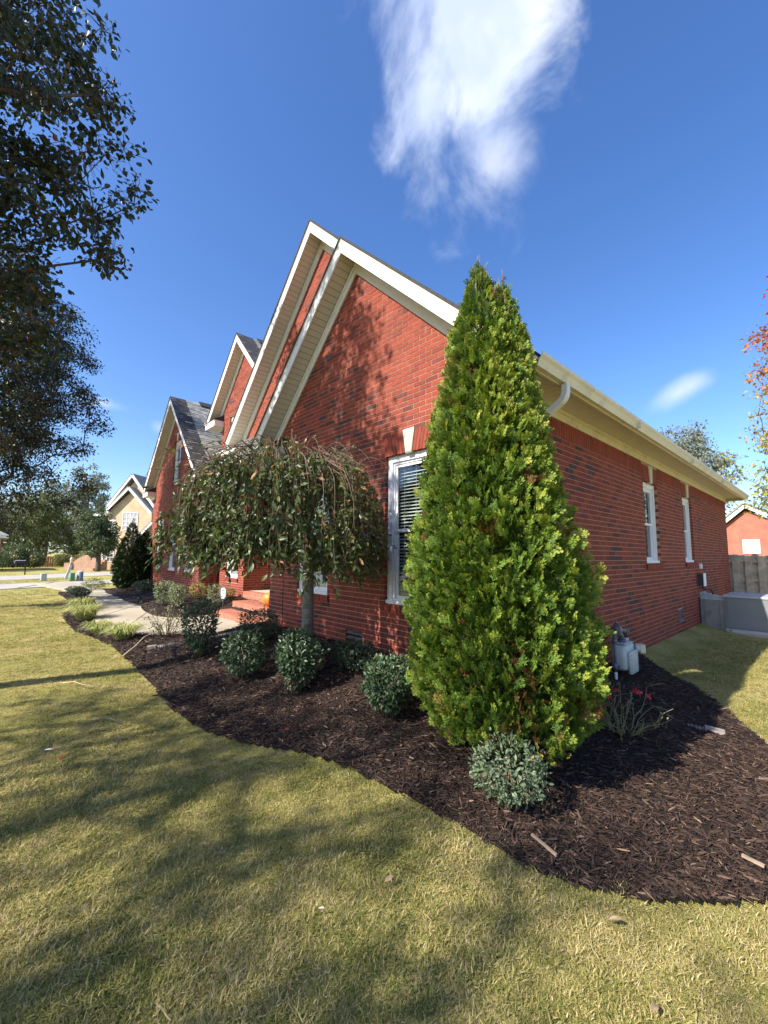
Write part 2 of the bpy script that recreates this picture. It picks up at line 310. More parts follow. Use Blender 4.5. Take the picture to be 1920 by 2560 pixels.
M['mailbox'] = simple('black_iron', (0.02, 0.02, 0.022), 0.4, 0.1)
M['porch_slab'] = simple('porch_slab', (0.46, 0.40, 0.29), 0.85, 0.1, 3)
M['litter_tan'] = simple('dry_leaf_tan', (0.36, 0.25, 0.15), 0.7, 0.25, 60)
M['litter_red'] = simple('dry_leaf_red', (0.38, 0.07, 0.03), 0.6, 0.25, 60)
M['litter_pale'] = simple('dry_leaf_pale', (0.56, 0.50, 0.44), 0.7, 0.2, 60)
M['straw'] = simple('dry_straw', (0.55, 0.46, 0.29), 0.75, 0.15, 30)
M['wire'] = simple('power_cable', (0.06, 0.065, 0.07), 0.6, 0.1)
M['caulk_and_shadow'] = simple('dark_joint_and_shadow', (0.035, 0.018, 0.015), 0.9, 0.2)  # slab joints, and the shadow line painted on the front brick

# ------------------------------------------------------------------ mesh builder
class MB:
    def __init__(s): s.v = []; s.nv = 0; s.f = []          # f: (index array (n,k), tint array (n), material index, smooth)
    def add(s, v, f, t=0.5, mi=0, smooth=False):
        v = np.asarray(v, float).reshape(-1, 3)
        if isinstance(f, np.ndarray): groups = [f]
        else:
            by = {}
            for q in f: by.setdefault(len(q), []).append(q)
            groups = [np.array(x) for x in by.values()]
        for g in groups:
            tt = np.full(len(g), t, float) if np.isscalar(t) else np.asarray(t, float)
            s.f.append((g + s.nv, tt, mi, smooth))
        s.v.append(v); s.nv += len(v)
    def inst(s, tv, tf, R, T, t, mi=0, smooth=False, dt=None):
        """copies of a template (verts tv, faces tf) at T with 3x3 matrices R"""
        n = len(T); V = np.einsum('nij,vj->nvi', R, tv) + T[:, None, :]
        k = len(tv)
        for f in ([tf] if isinstance(tf, np.ndarray) else tf):
            F = (f[None] + (np.arange(n) * k)[:, None, None]).reshape(-1, f.shape[1])
            tt = np.repeat(np.broadcast_to(t, (n,)), len(f))
            if dt is not None: tt = np.where(tt < .94, np.clip(tt + np.tile(dt, n), 0, .935), tt)
            s.f.append((F + s.nv, tt, mi, smooth))
        s.v.append(V.reshape(-1, 3)); s.nv += n * k
    def box(s, lo, hi, t=0.5, mi=0):
        x0, y0, z0 = lo; x1, y1, z1 = hi
        s.add([(x0, y0, z0), (x1, y0, z0), (x1, y1, z0), (x0, y1, z0), (x0, y0, z1), (x1, y0, z1), (x1, y1, z1), (x0, y1, z1)], BOXF, t, mi)
    def obox(s, c, ax, ay, az, t=0.5, mi=0):
        """box about c with half-axes ax, ay, az"""
        c, ax, ay, az = (np.asarray(q, float) for q in (c, ax, ay, az))
        if np.dot(np.cross(ax, ay), az) < 0: ax = -ax
        s.add([c + i * ax + j * ay + k * az for k in (-1, 1) for i, j in ((-1, -1), (1, -1), (1, 1), (-1, 1))], BOXF, t, mi)
    def tube(s, pts, rad, k=6, t=0.5, mi=0, cap=True, smooth=True):
        pts = np.asarray(pts, float); n = len(pts); rad = np.broadcast_to(np.asarray(rad, float), (n,))
        tan = np.gradient(pts, axis=0); tan /= np.linalg.norm(tan, axis=1)[:, None] + 1e-12
        up = np.array([0, 0, 1.0]) if abs(tan[0, 2]) < 0.9 else np.array([1.0, 0, 0])
        a = np.cross(tan, up); a /= np.linalg.norm(a, axis=1)[:, None] + 1e-9
        for i in range(1, n):
            if np.dot(a[i], a[i - 1]) < 0: a[i] *= -1
        b = np.cross(tan, a)
        th = np.arange(k) * 2 * math.pi / k
        V = pts[:, None] + rad[:, None, None] * (np.cos(th)[None, :, None] * a[:, None] + np.sin(th)[None, :, None] * b[:, None])
        i = np.arange(n - 1)[:, None] * k; j = np.arange(k)[None]; j2 = (j + 1) % k
        F = np.stack([i + j, i + j2, i + k + j2, i + k + j], -1).reshape(-1, 4)
        s.add(V.reshape(-1, 3), F[:, ::-1], t, mi, smooth)
        if cap:
            s.f.append((np.array([list(range(s.nv - k, s.nv))])[:, ::-1], np.array([t]), mi, False))
            s.f.append((np.array([list(range(s.nv - n * k, s.nv - n * k + k))]), np.array([t]), mi, False))
    def lathe(s, prof, k=16, c=(0, 0, 0), t=0.5, mi=0, smooth=True):
        """profile [(radius, z)] turned round the z axis at c"""
        prof = np.asarray(prof, float); n = len(prof); th = np.arange(k) * 2 * math.pi / k
        V = np.stack([prof[:, :1] * np.cos(th), prof[:, :1] * np.sin(th), np.repeat(prof[:, 1:], k, 1)], -1) + np.asarray(c, float)
        i = np.arange(n - 1)[:, None] * k; j = np.arange(k)[None]; j2 = (j + 1) % k
        s.add(V.reshape(-1, 3), np.stack([i + j, i + j2, i + k + j2, i + k + j], -1).reshape(-1, 4), t, mi, smooth)
    def mesh(s, name, mats):
        me = bpy.data.meshes.new(name)
        V = np.concatenate(s.v) if s.v else np.zeros((0, 3))
        me.vertices.add(len(V)); me.vertices.foreach_set('co', V.astype(np.float32).ravel())
        sizes = np.concatenate([np.full(len(f), f.shape[1], np.int32) for f, _, _, _ in s.f])
        loops = np.concatenate([f.ravel() for f, _, _, _ in s.f]).astype(np.int32)
        me.loops.add(len(loops)); me.loops.foreach_set('vertex_index', loops)
        me.polygons.add(len(sizes)); me.polygons.foreach_set('loop_start', np.concatenate([[0], np.cumsum(sizes)[:-1]]).astype(np.int32))
        me.polygons.foreach_set('material_index', np.concatenate([np.full(len(f), mi, np.int32) for f, _, mi, _ in s.f]))
        me.polygons.foreach_set('use_smooth', np.concatenate([np.full(len(f), sm, bool) for f, _, _, sm in s.f]))
        at = me.attributes.new('tint', 'FLOAT', 'FACE'); at.data.foreach_set('value', np.concatenate([t for _, t, _, _ in s.f]).astype(np.float32))
        for m in (mats if isinstance(mats, (list, tuple)) else [mats]): me.materials.append(m)
        me.update(calc_edges=True)
        return me
    def build(s, name, mats, parent=None, **props):
        o = bpy.data.objects.new(name, s.mesh(name, mats)); COL.objects.link(o)
        if parent is not None: put(o, parent)
        for k, v in props.items(): o[k] = v
        return o
BOXF = np.array([(0, 3, 2, 1), (4, 5, 6, 7), (0, 1, 5, 4), (1, 2, 6, 5), (2, 3, 7, 6), (3, 0, 4, 7)])
ORIGIN = {}
def world_loc(o):
    l = Vector(o.location)
    while o.parent: o = o.parent; l += Vector(o.location)
    return l
def put(o, parent):
    """parent o under parent, keeping its world position (no rotations are used on parents)"""
    o.location = Vector(o.location) - world_loc(parent); o.parent = parent
def thing(name, label, cat, loc=(0, 0, 0), group=None):
    o = bpy.data.objects.new(name, None); COL.objects.link(o); o.location = loc
    o.empty_display_size = 0.2; o['label'] = label; o['category'] = cat
    if group: o['group'] = group
    return o
def tag(o, label, cat, group=None):
    o['label'] = label; o['category'] = cat
    if group: o['group'] = group
    return o
class Fr:
    """a wall's own frame: u along the wall, z up, d out of the wall"""
    def __init__(s, O, U, Nn): s.O = np.array(O, float); s.U = np.array(U, float); s.N = np.array(Nn, float)
    def p(s, u, z, d): return s.O + s.U * u + s.N * d + np.array([0, 0, z])
    def box(s, mb, u0, u1, z0, z1, d0, d1, t=0.5, mi=0):
        c = s.p((u0 + u1) / 2, (z0 + z1) / 2, (d0 + d1) / 2)
        mb.obox(c, s.U * (u1 - u0) / 2, s.N * (d1 - d0) / 2, (0, 0, (z1 - z0) / 2), t, mi)
    def quad(s, mb, pts, t=0.5, mi=0):
        mb.add([s.p(*q) for q in pts], [list(range(len(pts)))], t, mi)
def project(P):
    """photograph pixel of a world point, for choosing which pieces show largest"""
    d = np.asarray(P, float) - CAM; z = d @ CF
    return 960 + FPX * (d @ CR) / z, 1280 - FPX * (d @ CU) / z, z

# ------------------------------------------------------------------ the ground: lawn sheet, planting bed, walkway, sidewalk, street
BED = np.array([(-18.6, -1.9), (-17.42, -1.97), (-15.3, -1.95), (-13.3, -1.87), (-12.3, -2.1), (-11.6, -2.40), (-9.95, -2.49), (-8.3, -2.46), (-7.4, -2.32),
    (-6.3, -2.2), (-5.3, -2.20), (-4.32, -2.22), (-3.54, -2.24), (-2.56, -2.31), (-1.86, -2.25), (-1.34, -2.10), (-1.0, -1.92), (-.45, -1.75), (.1, -1.66),
    (.57, -1.61), (.97, -1.62), (1.24, -1.53), (1.47, -1.39), (1.72, -1.16), (1.95, -.85), (2.18, -.3), (2.12, .45), (1.72, 1.14), (1.26, 2.08), (.85, 2.75),
    (.52, 3.1), (.12, 3.5), (-.06, 3.55), (-.06, .06), (-4.9, .06), (-4.9, 1.0), (-9.2, 1.5), (-11.0, 1.5), (-11.0, .9), (-18.0, .9), (-19.6, -.3), (-18.9, -.75)])
def inside(poly, x, y):
    x = np.asarray(x); y = np.asarray(y); r = np.zeros(x.shape, bool); n = len(poly)
    for i in range(n):
        (x0, y0), (x1, y1) = poly[i], poly[(i + 1) % n]
        if y0 == y1: continue
        c = ((y0 > y) != (y1 > y)) & (x < (x1 - x0) * (y - y0) / (y1 - y0) + x0); r ^= c
    return r
def smooth_poly(p, n=2, closed=True):
    p = np.array(p, float)
    for _ in range(n):
        q = np.roll(p, -1, 0); p = np.stack([.75 * p + .25 * q, .25 * p + .75 * q], 1).reshape(-1, 2)
    return p
def sheet(xs, ys, zf, keep):
    X, Y = np.meshgrid(xs, ys, indexing='ij'); Z = zf(X, Y)
    nx, ny = X.shape; idx = np.arange(nx * ny).reshape(nx, ny)
    F = np.stack([idx[:-1, :-1], idx[1:, :-1], idx[1:, 1:], idx[:-1, 1:]], -1)
    cx = (X[:-1, :-1] + X[1:, 1:]) / 2; cyy = (Y[:-1, :-1] + Y[1:, 1:]) / 2
    F = F[keep(cx, cyy)]
    used = np.unique(F); remap = np.zeros(nx * ny, int); remap[used] = np.arange(len(used))
    V = np.stack([X.ravel(), Y.ravel(), Z.ravel()], -1)[used]
    mb = MB(); mb.add(V, remap[F.reshape(-1, 4)], .5, 0, True); return mb
def lawn_z(x, y): return ground_h(x, y) + 0.012 * vnoise(np.stack([x, y, 0 * x], -1), 1.1)
xs = np.unique(np.concatenate([np.linspace(-900, -60, 12), np.linspace(-60, -20, 41), np.linspace(-20, 6, 209), np.linspace(6, 40, 20), np.linspace(60, 900, 10)]))
ys = np.unique(np.concatenate([np.linspace(-900, -40, 10), np.linspace(-40, -8, 20), np.linspace(-8, 6, 113), np.linspace(6, 30, 25), np.linspace(40, 900, 12)]))
o = sheet(xs, ys, lawn_z, lambda x, y: np.ones(x.shape, bool)).build('lawn', M['lawn'], kind='structure')
def bed_z(x, y):
    q = np.stack([x, y, 0 * x], -1)
    return ground_h(x, y) + 0.020 + 0.020 * vnoise(q, 3.0) + 0.012 * vnoise(q, 9.0)
o = sheet(np.arange(-19.7, 2.3, .04), np.arange(-2.6, 3.6, .04), bed_z, lambda x, y: inside(BED, x, y)).build('mulch_bed', M['mulch'], kind='structure')
WALK_L = [(-24, -2.3), (-20.5, -1.75), (-16.99, -1.33), (-14.36, -1.32), (-12.6, -1.5), (-11.16, -1.79), (-9.9, -1.98), (-9.05, -2.02), (-7.86, -2.06), (-7.2, -1.93), (-6.78, -1.66), (-6.39, -1.22), (-6.1, -.75), (-5.95, -.2), (-5.95, .28)]
WALK_R = [(-24, -1.0), (-19.5, -.45), (-16.4, -.48), (-14.4, -.42), (-12.8, -.39), (-11.9, -.5), (-11.1, -.70), (-10.2, -.82), (-9.4, -.86), (-8.9, -.83), (-8.6, -.7), (-8.48, -.45), (-8.45, -.2), (-8.45, 0.1), (-8.45, .28)]
def interp_path(p, n):
    p = np.array(p, float); d = np.concatenate([[0], np.cumsum(np.linalg.norm(np.diff(p, axis=0), axis=1))]); t = np.linspace(0, d[-1], n)
    q = np.stack([np.interp(t, d, p[:, 0]), np.interp(t, d, p[:, 1])], -1)
    for _ in range(3): q[1:-1] = (q[:-2] + 2 * q[1:-1] + q[2:]) / 4
    return q
wl = interp_path(WALK_L, 80); wr = interp_path(WALK_R, 80)
mb = MB(); V = []
for i in range(80):
    for k in range(7):
        q = wl[i] * (1 - k / 6) + wr[i] * k / 6; V.append((*q, float(np.maximum(ground_h(*wl[i]), .02) * (1 - k / 6) + .045 * k / 6) + .045))
V = np.array(V); idx = np.arange(560).reshape(80, 7)
mb.add(V, np.stack([idx[:-1, :-1], idx[:-1, 1:], idx[1:, 1:], idx[1:, :-1]], -1).reshape(-1, 4)[:, ::-1], .5, 0, True)
for e, sgn in ((0, 1), (6, -1)):       # the slab's edges
    a = V[idx[:, e]]; b = a - [0, 0, .12]; vv = np.concatenate([a, b]); i = np.arange(79)
    q = np.stack([i, i + 1, i + 81, i + 80], -1); mb.add(vv, q if sgn > 0 else q[:, ::-1])
o = mb.build('walkway', M['walk'], kind='structure')
mb = MB()
for i in (18, 33, 46, 58, 68):            # control joints cut across the slab
    a, b = V[idx[i, 0]], V[idx[i, 6]]; d = (b - a) / np.linalg.norm(b - a)
    mb.obox((a + b) / 2 + [0, 0, .001], (b - a) / 2 * .99, np.array([-d[1], d[0], 0]) * .006, (0, 0, .003))
j = mb.build('joint', M['caulk_and_shadow'], o)
def slab(name, near, far, z, mat, nslab, joint=True):
    mb = MB(); near = np.array(near, float); far = np.array(far, float)
    n = len(near); V = np.concatenate([np.c_[near, np.full(n, z)], np.c_[far, np.full(n, z)], np.c_[near, np.full(n, z - .12)], np.c_[far, np.full(n, z - .12)]])
    F = []
    for i in range(n - 1):
        F += [(i, i + 1, n + i + 1, n + i), (2 * n + i, 2 * n + i + 1, i + 1, i), (n + i, n + i + 1, 3 * n + i + 1, 3 * n + i)]
    mb.add(V, F); return mb.build(name, mat, kind='structure')
yy = np.linspace(-24, 24, 25)
side = slab('sidewalk', [(-22.2 - .36 * (y + 2.2), y) for y in yy], [(-25.5 - .10 * (y + 2), y) if y < -2 else (-25.5 - .2 * (y + 2), y) for y in yy], .03, M['road'], 8)
mb = MB()
for y in (-2.25, 2.2, -7.0): mb.obox((-23.8, y, .0315), (-1.75, .75, 0), (.02, .045, 0), (0, 0, .004))
mb.build('joint', M['caulk_and_shadow'], side)
slab('street', [(-30.9 - .62 * (y + .3), y) for y in yy], [(-36.2 - .62 * (y + .3), y) for y in yy], .02, M['road'], 8)

# ------------------------------------------------------------------ the red brick house
CRS = 0.0677                                        # one brick course
house = thing('brick_house', 'red brick house with steep white trimmed gables and a long side wall', 'house', (-6, 4, 0))
FRONT = Fr((0, 0, 0), (1, 0, 0), (0, -1, 0)); RIGHT = Fr((0, 0, 0), (0, 1, 0), (1, 0, 0))
BRK = []                                            # (frame, u0, u1, z0, z1, depth) of every laid brick
def cut(iv, a, b):
    out = []
    for u0, u1 in iv:
        if b <= u0 or a >= u1: out.append((u0, u1)); continue
        if a > u0: out.append((u0, a))
        if b < u1: out.append((b, u1))
    return out
def lay(fr, u0, u1, z0, z1, openings=(), clip=None, L=0.203, gaps=()):
    """running bond between u0 and u1; openings are rectangles; clip(z) narrows the course under a rake"""
    i0 = math.floor(z0 / CRS + .5); i1 = math.floor(z1 / CRS + 1e-6)
    for i in range(i0, i1):
        za, zb = i * CRS, (i + 1) * CRS; iv = [(u0, u1)]
        if clip:
            c = clip(zb)
            if c[0] >= c[1]: continue
            iv = [(max(u0, c[0]), min(u1, c[1]))]
            if iv[0][0] >= iv[0][1]: continue
        for (a, b, lo, hi) in openings:
            if zb - .02 > lo and za + .02 < hi: iv = cut(iv, a, b)
        for (zlo, zhi, f) in gaps:
            if zb - .02 > zlo and za + .02 < zhi:
                a, b = f((za + zb) / 2); iv = cut(iv, a, b)
        off = (i % 2) * L / 2
        for a, b in iv:
            k = math.floor((a - off) / L)
            while off + k * L < b - 1e-6:
                p0 = max(a, off + k * L); p1 = min(b, off + (k + 1) * L); k += 1
                if p1 - p0 < .035: continue
                q0 = p0 + (0 if p0 == a else .0048); q1 = p1 - (0 if p1 == b else .0048)
                BRK.append((fr, q0, q1, za + .0054, zb - .0054, .0045))
def clip_line(P, xp, zb, s):
    out = []; f = lambda q: zb - s * (q[0] - xp) - q[1]
    for i in range(len(P)):
        a, b = P[i], P[(i + 1) % len(P)]; fa, fb = f(a), f(b)
        if fa >= 0: out.append(a)
        if fa * fb < 0: t = fa / (fa - fb); out.append((a[0] + (b[0] - a[0]) * t, a[1] + (b[1] - a[1]) * t))
    return out
def mortar_wall(mb, fr, u0, u1, z0, z1, openings, peak=None, depth=.1):
    us = sorted({u0, u1, *[x for o in openings for x in o[:2]]}); zs = sorted({z0, z1, *[x for o in openings for x in o[2:4]]})
    for a, b in zip(us[:-1], us[1:]):
        for c, d in zip(zs[:-1], zs[1:]):
            if any(o[0] <= a and b <= o[1] and o[2] <= c and d <= o[3] for o in openings): continue
            P = [(a, c), (b, c), (b, d), (a, d)]
            if peak: P = clip_line(clip_line(P, peak[0], peak[1], peak[2]), peak[0], peak[1], -peak[2])
            if len(P) > 2: fr.quad(mb, [(*q, 0) for q in P])
    for (a, b, c, d) in openings:
        e = .003
        fr.quad(mb, [(a - e, c, 0), (a - e, d, 0), (a - e, d, -depth), (a - e, c, -depth)]); fr.quad(mb, [(b + e, c, 0), (b + e, c, -depth), (b + e, d, -depth), (b + e, d, 0)])
        fr.quad(mb, [(a, d + e, 0), (b, d + e, 0), (b, d + e, -depth), (a, d + e, -depth)]); fr.quad(mb, [(a, c - e, 0), (a, c - e, -depth), (b, c - e, -depth), (b, c - e, 0)])
SLATMESH = {}
def window(fr, u0, u1, z0, z1, blinds='open', slats=0, cas=.085, deep=.065):
    """double hung window in a brick opening; z0 is the underside of its sill"""
    mb = MB(); d1, d0 = -deep + .02, -deep - .05
    zs = z0 + .045
    for a, b, c, d in ((u0 + .003, u0 + cas, zs, z1 - .003), (u1 - cas, u1 - .003, zs, z1 - .003), (u0 + cas, u1 - cas, z1 - cas, z1 - .003)):
        fr.box(mb, a, b, c, d, d0, d1)
    iu0, iu1, iz0, iz1 = u0 + cas, u1 - cas, zs, z1 - cas
    for a, b, c, d in ((iu0, iu0 + .03, iz0, iz1), (iu1 - .03, iu1, iz0, iz1), (iu0 + .03, iu1 - .03, iz1 - .03, iz1), (iu0 + .03, iu1 - .03, iz0, iz0 + .02)):
        fr.box(mb, a, b, c, d, d0 - .01, d1 - .022)
    w = mb.build('window', M['window_vinyl'], house)
    mb = MB(); fr.box(mb, u0 + .002, u1 - .002, z0, zs, d0, -.012); mb.build('sill', M['window_vinyl'], w)
    a, b, c, d = iu0 + .03, iu1 - .03, iz0 + .02, iz1 - .03; zm = (c + d) / 2
    for nm, lo, hi, dd in (('sash', c, zm + .02, -deep - .035), ('sash', zm - .02, d, -deep - .015)):
        mb = MB(); r = .038
        for q in ((a, a + r, lo, hi), (b - r, b, lo, hi), (a + r, b - r, hi - r, hi), (a + r, b - r, lo, lo + r)): fr.box(mb, *q, dd - .02, dd)
        mb.build(nm, M['window_vinyl'], w)
        mb = MB(); fr.box(mb, a + r, b - r, lo + r, hi - r, dd - .014, dd - .010); mb.build('pane', M['glass'], w)
    db = -deep - .085
    if blinds == 'open':
        n = slats or 40; pitch = (d - c) / n; sh = MB(); sh.obox(fr.U * (a + b) / 2, fr.U * ((b - a) / 2 - .01), fr.N * .0215 - np.array([0, 0, .0115]), np.array([0, 0, .0012]))
        me = sh.mesh('blind_slat', M['blind'])
        for i in range(n):
            z = c + (i + .5) * pitch; ob = bpy.data.objects.new('blind_slat', me); COL.objects.link(ob)
            ob.location = Vector(fr.N * db + np.array([0, 0, z])); put(ob, w)
        mb = MB()
        for u in (a + .12, (a + b) / 2, b - .12): fr.box(mb, u - .0015, u + .0015, c, d, db + .022, db + .025)
        mb.build('blind_cord', M['blind'], w)
    elif blinds == 'closed':
        mb = MB(); n = int((d - c) / .045)
        for i in range(n):
            z = c + (i + .5) * (d - c) / n; mb.obox(fr.p((a + b) / 2, z, db), fr.U * (b - a) / 2, fr.N * .004 + np.array([0, 0, .022]), fr.N * .001)
        mb.build('blind', M['blind'], w)
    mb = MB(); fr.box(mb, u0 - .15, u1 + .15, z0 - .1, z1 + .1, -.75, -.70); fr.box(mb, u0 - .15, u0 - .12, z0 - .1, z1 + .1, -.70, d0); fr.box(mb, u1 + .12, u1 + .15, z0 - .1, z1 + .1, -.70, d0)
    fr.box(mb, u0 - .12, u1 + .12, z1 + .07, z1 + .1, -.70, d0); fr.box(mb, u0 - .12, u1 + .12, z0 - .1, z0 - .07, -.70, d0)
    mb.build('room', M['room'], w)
    return w
def arch(fr, u0, u1, zh, hgt=.285, key=True, n=7):
    """flat jack arch of splayed bricks with a keystone"""
    um = (u0 + u1) / 2; kb, kt = .052, .105; out = []
    zt = zh + hgt
    for s in (-1, 1):
        eb, et = (um - u0) + .004, (um - u0) + .075
        for i in range(n):
            b0 = kb + (eb - kb) * i / n; b1 = kb + (eb - kb) * (i + 1) / n; t0 = kt + (et - kt) * i / n; t1 = kt + (et - kt) * (i + 1) / n
            out.append((fr, um, s, b0 + .003, b1 - .003, t0 + .003, t1 - .003, zh - .004 * (i % 2), zt - .01))
    for (f, um_, s, b0, b1, t0, t1, za, zb) in out: ARCH.append((f, um_, s, b0, b1, t0, t1, za, zb))
    if key:
        mb = MB(); P = [(um - kb + .002, zh - .02), (um + kb - .002, zh - .02), (um + kt - .002, zt + .012), (um - kt + .002, zt + .012)]
        I = [(u * 1.0, z) for u, z in P]; fl = .02
        V = [fr.p(u, z, -.05) for u, z in P] + [fr.p(u, z, .022) for u, z in P] + [fr.p(um + (u - um) * .72, z + (fl if k < 2 else -fl), .036) for k, (u, z) in enumerate(P)]
        F = [(4 * a + i, 4 * a + (i + 1) % 4, 4 * a + 4 + (i + 1) % 4, 4 * a + 4 + i) for a in (0, 1) for i in range(4)] + [(8, 9, 10, 11)]
        mb.add(V, F); mb.build('keystone', M['keystone'], house)
ARCH = []; SOLD = []
def sillcourse(fr, u0, u1, zt, n=None):
    n = n or round((u1 - u0 + .12) / .0677); p = (u1 - u0 + .12) / n
    for i in range(n): SOLD.append((fr, u0 - .06 + i * p + .0045, u0 - .06 + (i + 1) * p - .0045, zt - .098, zt - .003, .038 + .003 * ((i * 7) % 3 - 1)))
def arch_gap(u0, u1, zh, hgt=.285):
    um = (u0 + u1) / 2; h = um - u0
    return (zh, zh + hgt, lambda z: (um - h - .004 - .075 * (z - zh) / hgt, um + h + .004 + .075 * (z - zh) / hgt))
walls = MB()
# gable front: x from -4.95 to 0, plane y = 0
HEAD, SILLB = 2.915, 0.985
W_F = [(-1.83, -.95), (-4.01, -3.12)]
ops = [(a, b, SILLB - .1, HEAD) for a, b in W_F]
g1 = lambda z: (-2.52 - (6.0 - z) / .97, -2.52 + (6.0 - z) / .97) if z > 3.3 else (-99, 99)
vent_f = (-2.64, -2.27, .345, .55)
shadow_f = (-4.475, -4.445)  # width of the sharp shadow line, left open between the bricks
lay(FRONT, -4.95, 0, .0, 6.0, ops + [vent_f], g1, gaps=[arch_gap(a, b, HEAD) for a, b in W_F] + [(.3, 1.17, lambda z: shadow_f), (1.38, 3.2, lambda z: shadow_f)])
mortar_wall(walls, FRONT, -4.95, 0, -.3, 6.1, ops + [vent_f], (-2.52, 5.98, .97))
for (a, b), sl in zip(W_F, ('open', 'closed')):
    window(FRONT, a, b, SILLB, HEAD, sl, 40); arch(FRONT, a, b, HEAD); sillcourse(FRONT, a, b, SILLB)
# right side wall: plane x = 0, y from 0 to 12.12
W_R = [(4.34, 5.17), (7.0, 7.82)]; HR, SR = 2.935, 1.505
opr = [(a, b, SR - .1, HR) for a, b in W_R]; vent_r = (6.14, 6.50, .375, .575)
lay(RIGHT, .006, 12.12, -.07, 3.048, opr + [vent_r], None, gaps=[arch_gap(a, b, HR) for a, b in W_R])
mortar_wall(walls, RIGHT, 0, 12.12, -.4, 3.42, opr + [vent_r])
u = .02
while u < 12.08:
    if not any(a - .08 < u + .03 < b + .08 for a, b in W_R): SOLD.append((RIGHT, u + .0045, u + .0632, 3.05, 3.262, .008))
    u += .0677
for a, b in W_R:
    window(RIGHT, a, b, SR, HR, 'none'); arch(RIGHT, a, b, HR, .29); sillcourse(RIGHT, a, b, SR)
# left wing: plane y = 0.8
WING = Fr((0, .8, 0), (1, 0, 0), (0, -1, 0))
W_W = [(-15.95, -15.13), (-14.28, -13.46), (-12.5, -11.68)]; W_U = (-14.27, -13.5, 4.17, 5.70)
opw = [(a, b, SILLB - .1, HEAD) for a, b in W_W] + [(W_U[0], W_U[1], W_U[2] - .1, W_U[3])]
gw = lambda z: (-14.03 - (6.97 - z) / 1.02, -14.03 + (6.97 - z) / 1.02) if z > 4.0 else (-99, 99)
lay(WING, -16.7, -11.05, .1, 6.95, opw, gw, gaps=[arch_gap(a, b, HEAD) for a, b in W_W] + [arch_gap(W_U[0], W_U[1], W_U[3])])
mortar_wall(walls, WING, -16.7, -11.05, -.2, 7.0, opw, (-14.03, 6.95, 1.02))
for a, b in W_W: window(WING, a, b, SILLB, HEAD, 'none'); arch(WING, a, b, HEAD); sillcourse(WING, a, b, SILLB)
window(WING, *W_U, 'none'); arch(WING, W_U[0], W_U[1], W_U[3]); sillcourse(WING, W_U[0], W_U[1], W_U[2])
# the wing's return, the wall beside the porch with the upper gable over it
RET = Fr((-11.05, .8, 0), (0, 1, 0), (1, 0, 0)); lay(RET, .006, .6, .1, 4.0); mortar_wall(walls, RET, 0, .6, -.2, 4.05, [])
PIER = Fr((0, 1.4, 0), (1, 0, 0), (0, -1, 0))
W_P = (-10.5, -9.62); W_G3 = (-10.68, -9.9, 4.55, 5.95)
opp = [(W_P[0], W_P[1], .79, 2.83), (W_G3[0], W_G3[1], W_G3[2] - .1, W_G3[3])]
g3 = lambda z: (-9.72 - (7.92 - z) / 1.04, -9.72 + (7.92 - z) / 1.04) if z > 5.6 else (-99, 99)
lay(PIER, -11.2, -9.2, .1, 4.0, opp, None); lay(PIER, -11.3, -7.7, 4.0, 7.9, opp, g3)
mortar_wall(walls, PIER, -11.2, -9.2, -.2, 3.4, opp[:1]); mortar_wall(walls, PIER, -11.3, -7.7, 3.4, 8, opp[1:], (-9.72, 7.9, 1.04))
window(PIER, W_P[0], W_P[1], .89, 2.83, 'closed'); sillcourse(PIER, W_P[0], W_P[1], .89); window(PIER, *W_G3, 'none'); sillcourse(PIER, W_G3[0], W_G3[1], W_G3[2])
PRET = Fr((-9.2, 1.4, 0), (0, 1, 0), (1, 0, 0)); lay(PRET, .006, 1.4, .54, 3.3); mortar_wall(walls, PRET, 0, 1.4, 0, 3.4, [])
PIL = Fr((0, 2.55, 0), (1, 0, 0), (0, -1, 0)); lay(PIL, -9.194, -8.8, .54, 3.3); mortar_wall(walls, PIL, -9.2, -8.8, .4, 3.4, [])
PBK = Fr((0, 2.8, 0), (1, 0, 0), (0, -1, 0)); lay(PBK, -8.8, -4.95, .54, 3.3, [(-7.6, -6.5, .5, 2.75)]); mortar_wall(walls, PBK, -8.8, -4.95, .3, 3.4, [(-7.6, -6.5, .5, 2.75)])
# tall second gable, set back behind the first
G2 = Fr((0, .5, 0), (1, 0, 0), (0, -1, 0)); g2 = lambda z: (-4.22 - (7.65 - z), -4.22 + (7.65 - z))
lay(G2, -7.75, -2.6, 3.9, 7.6, (), g2); mortar_wall(walls, G2, -7.75, -2.6, 3.4, 7.7, [], (-4.22, 7.62, 1.0))
# hidden sides that close the volumes
LW = Fr((-4.95, 0, 0), (0, -1, 0), (-1, 0, 0)); LW.quad(walls, [(-2.8, 0, 0), (0, 0, 0), (0, 3.6, 0), (-2.8, 3.6, 0)])
XL = Fr((-16.7, .8, 0), (0, -1, 0), (-1, 0, 0)); XL.quad(walls, [(-10, -.2, 0), (0, -.2, 0), (0, 4.1, 0), (-10, 4.1, 0)])
BK = Fr((0, 12.12, 0), (-1, 0, 0), (0, 1, 0)); BK.quad(walls, [(0, -.4, 0), (16.7, -.4, 0), (16.7, 3.4, 0), (0, 3.4, 0)])
WR2 = Fr((-11.05, 1.4, 0), (0, 1, 0), (1, 0, 0)); G3L = Fr((-11.3, 1.4, 0), (0, -1, 0), (-1, 0, 0)); G3L.quad(walls, [(-6, 3.4, 0), (0, 3.4, 0), (0, 6.1, 0), (-6, 6.1, 0)])
walls.build('wall', M['mortar'], house)
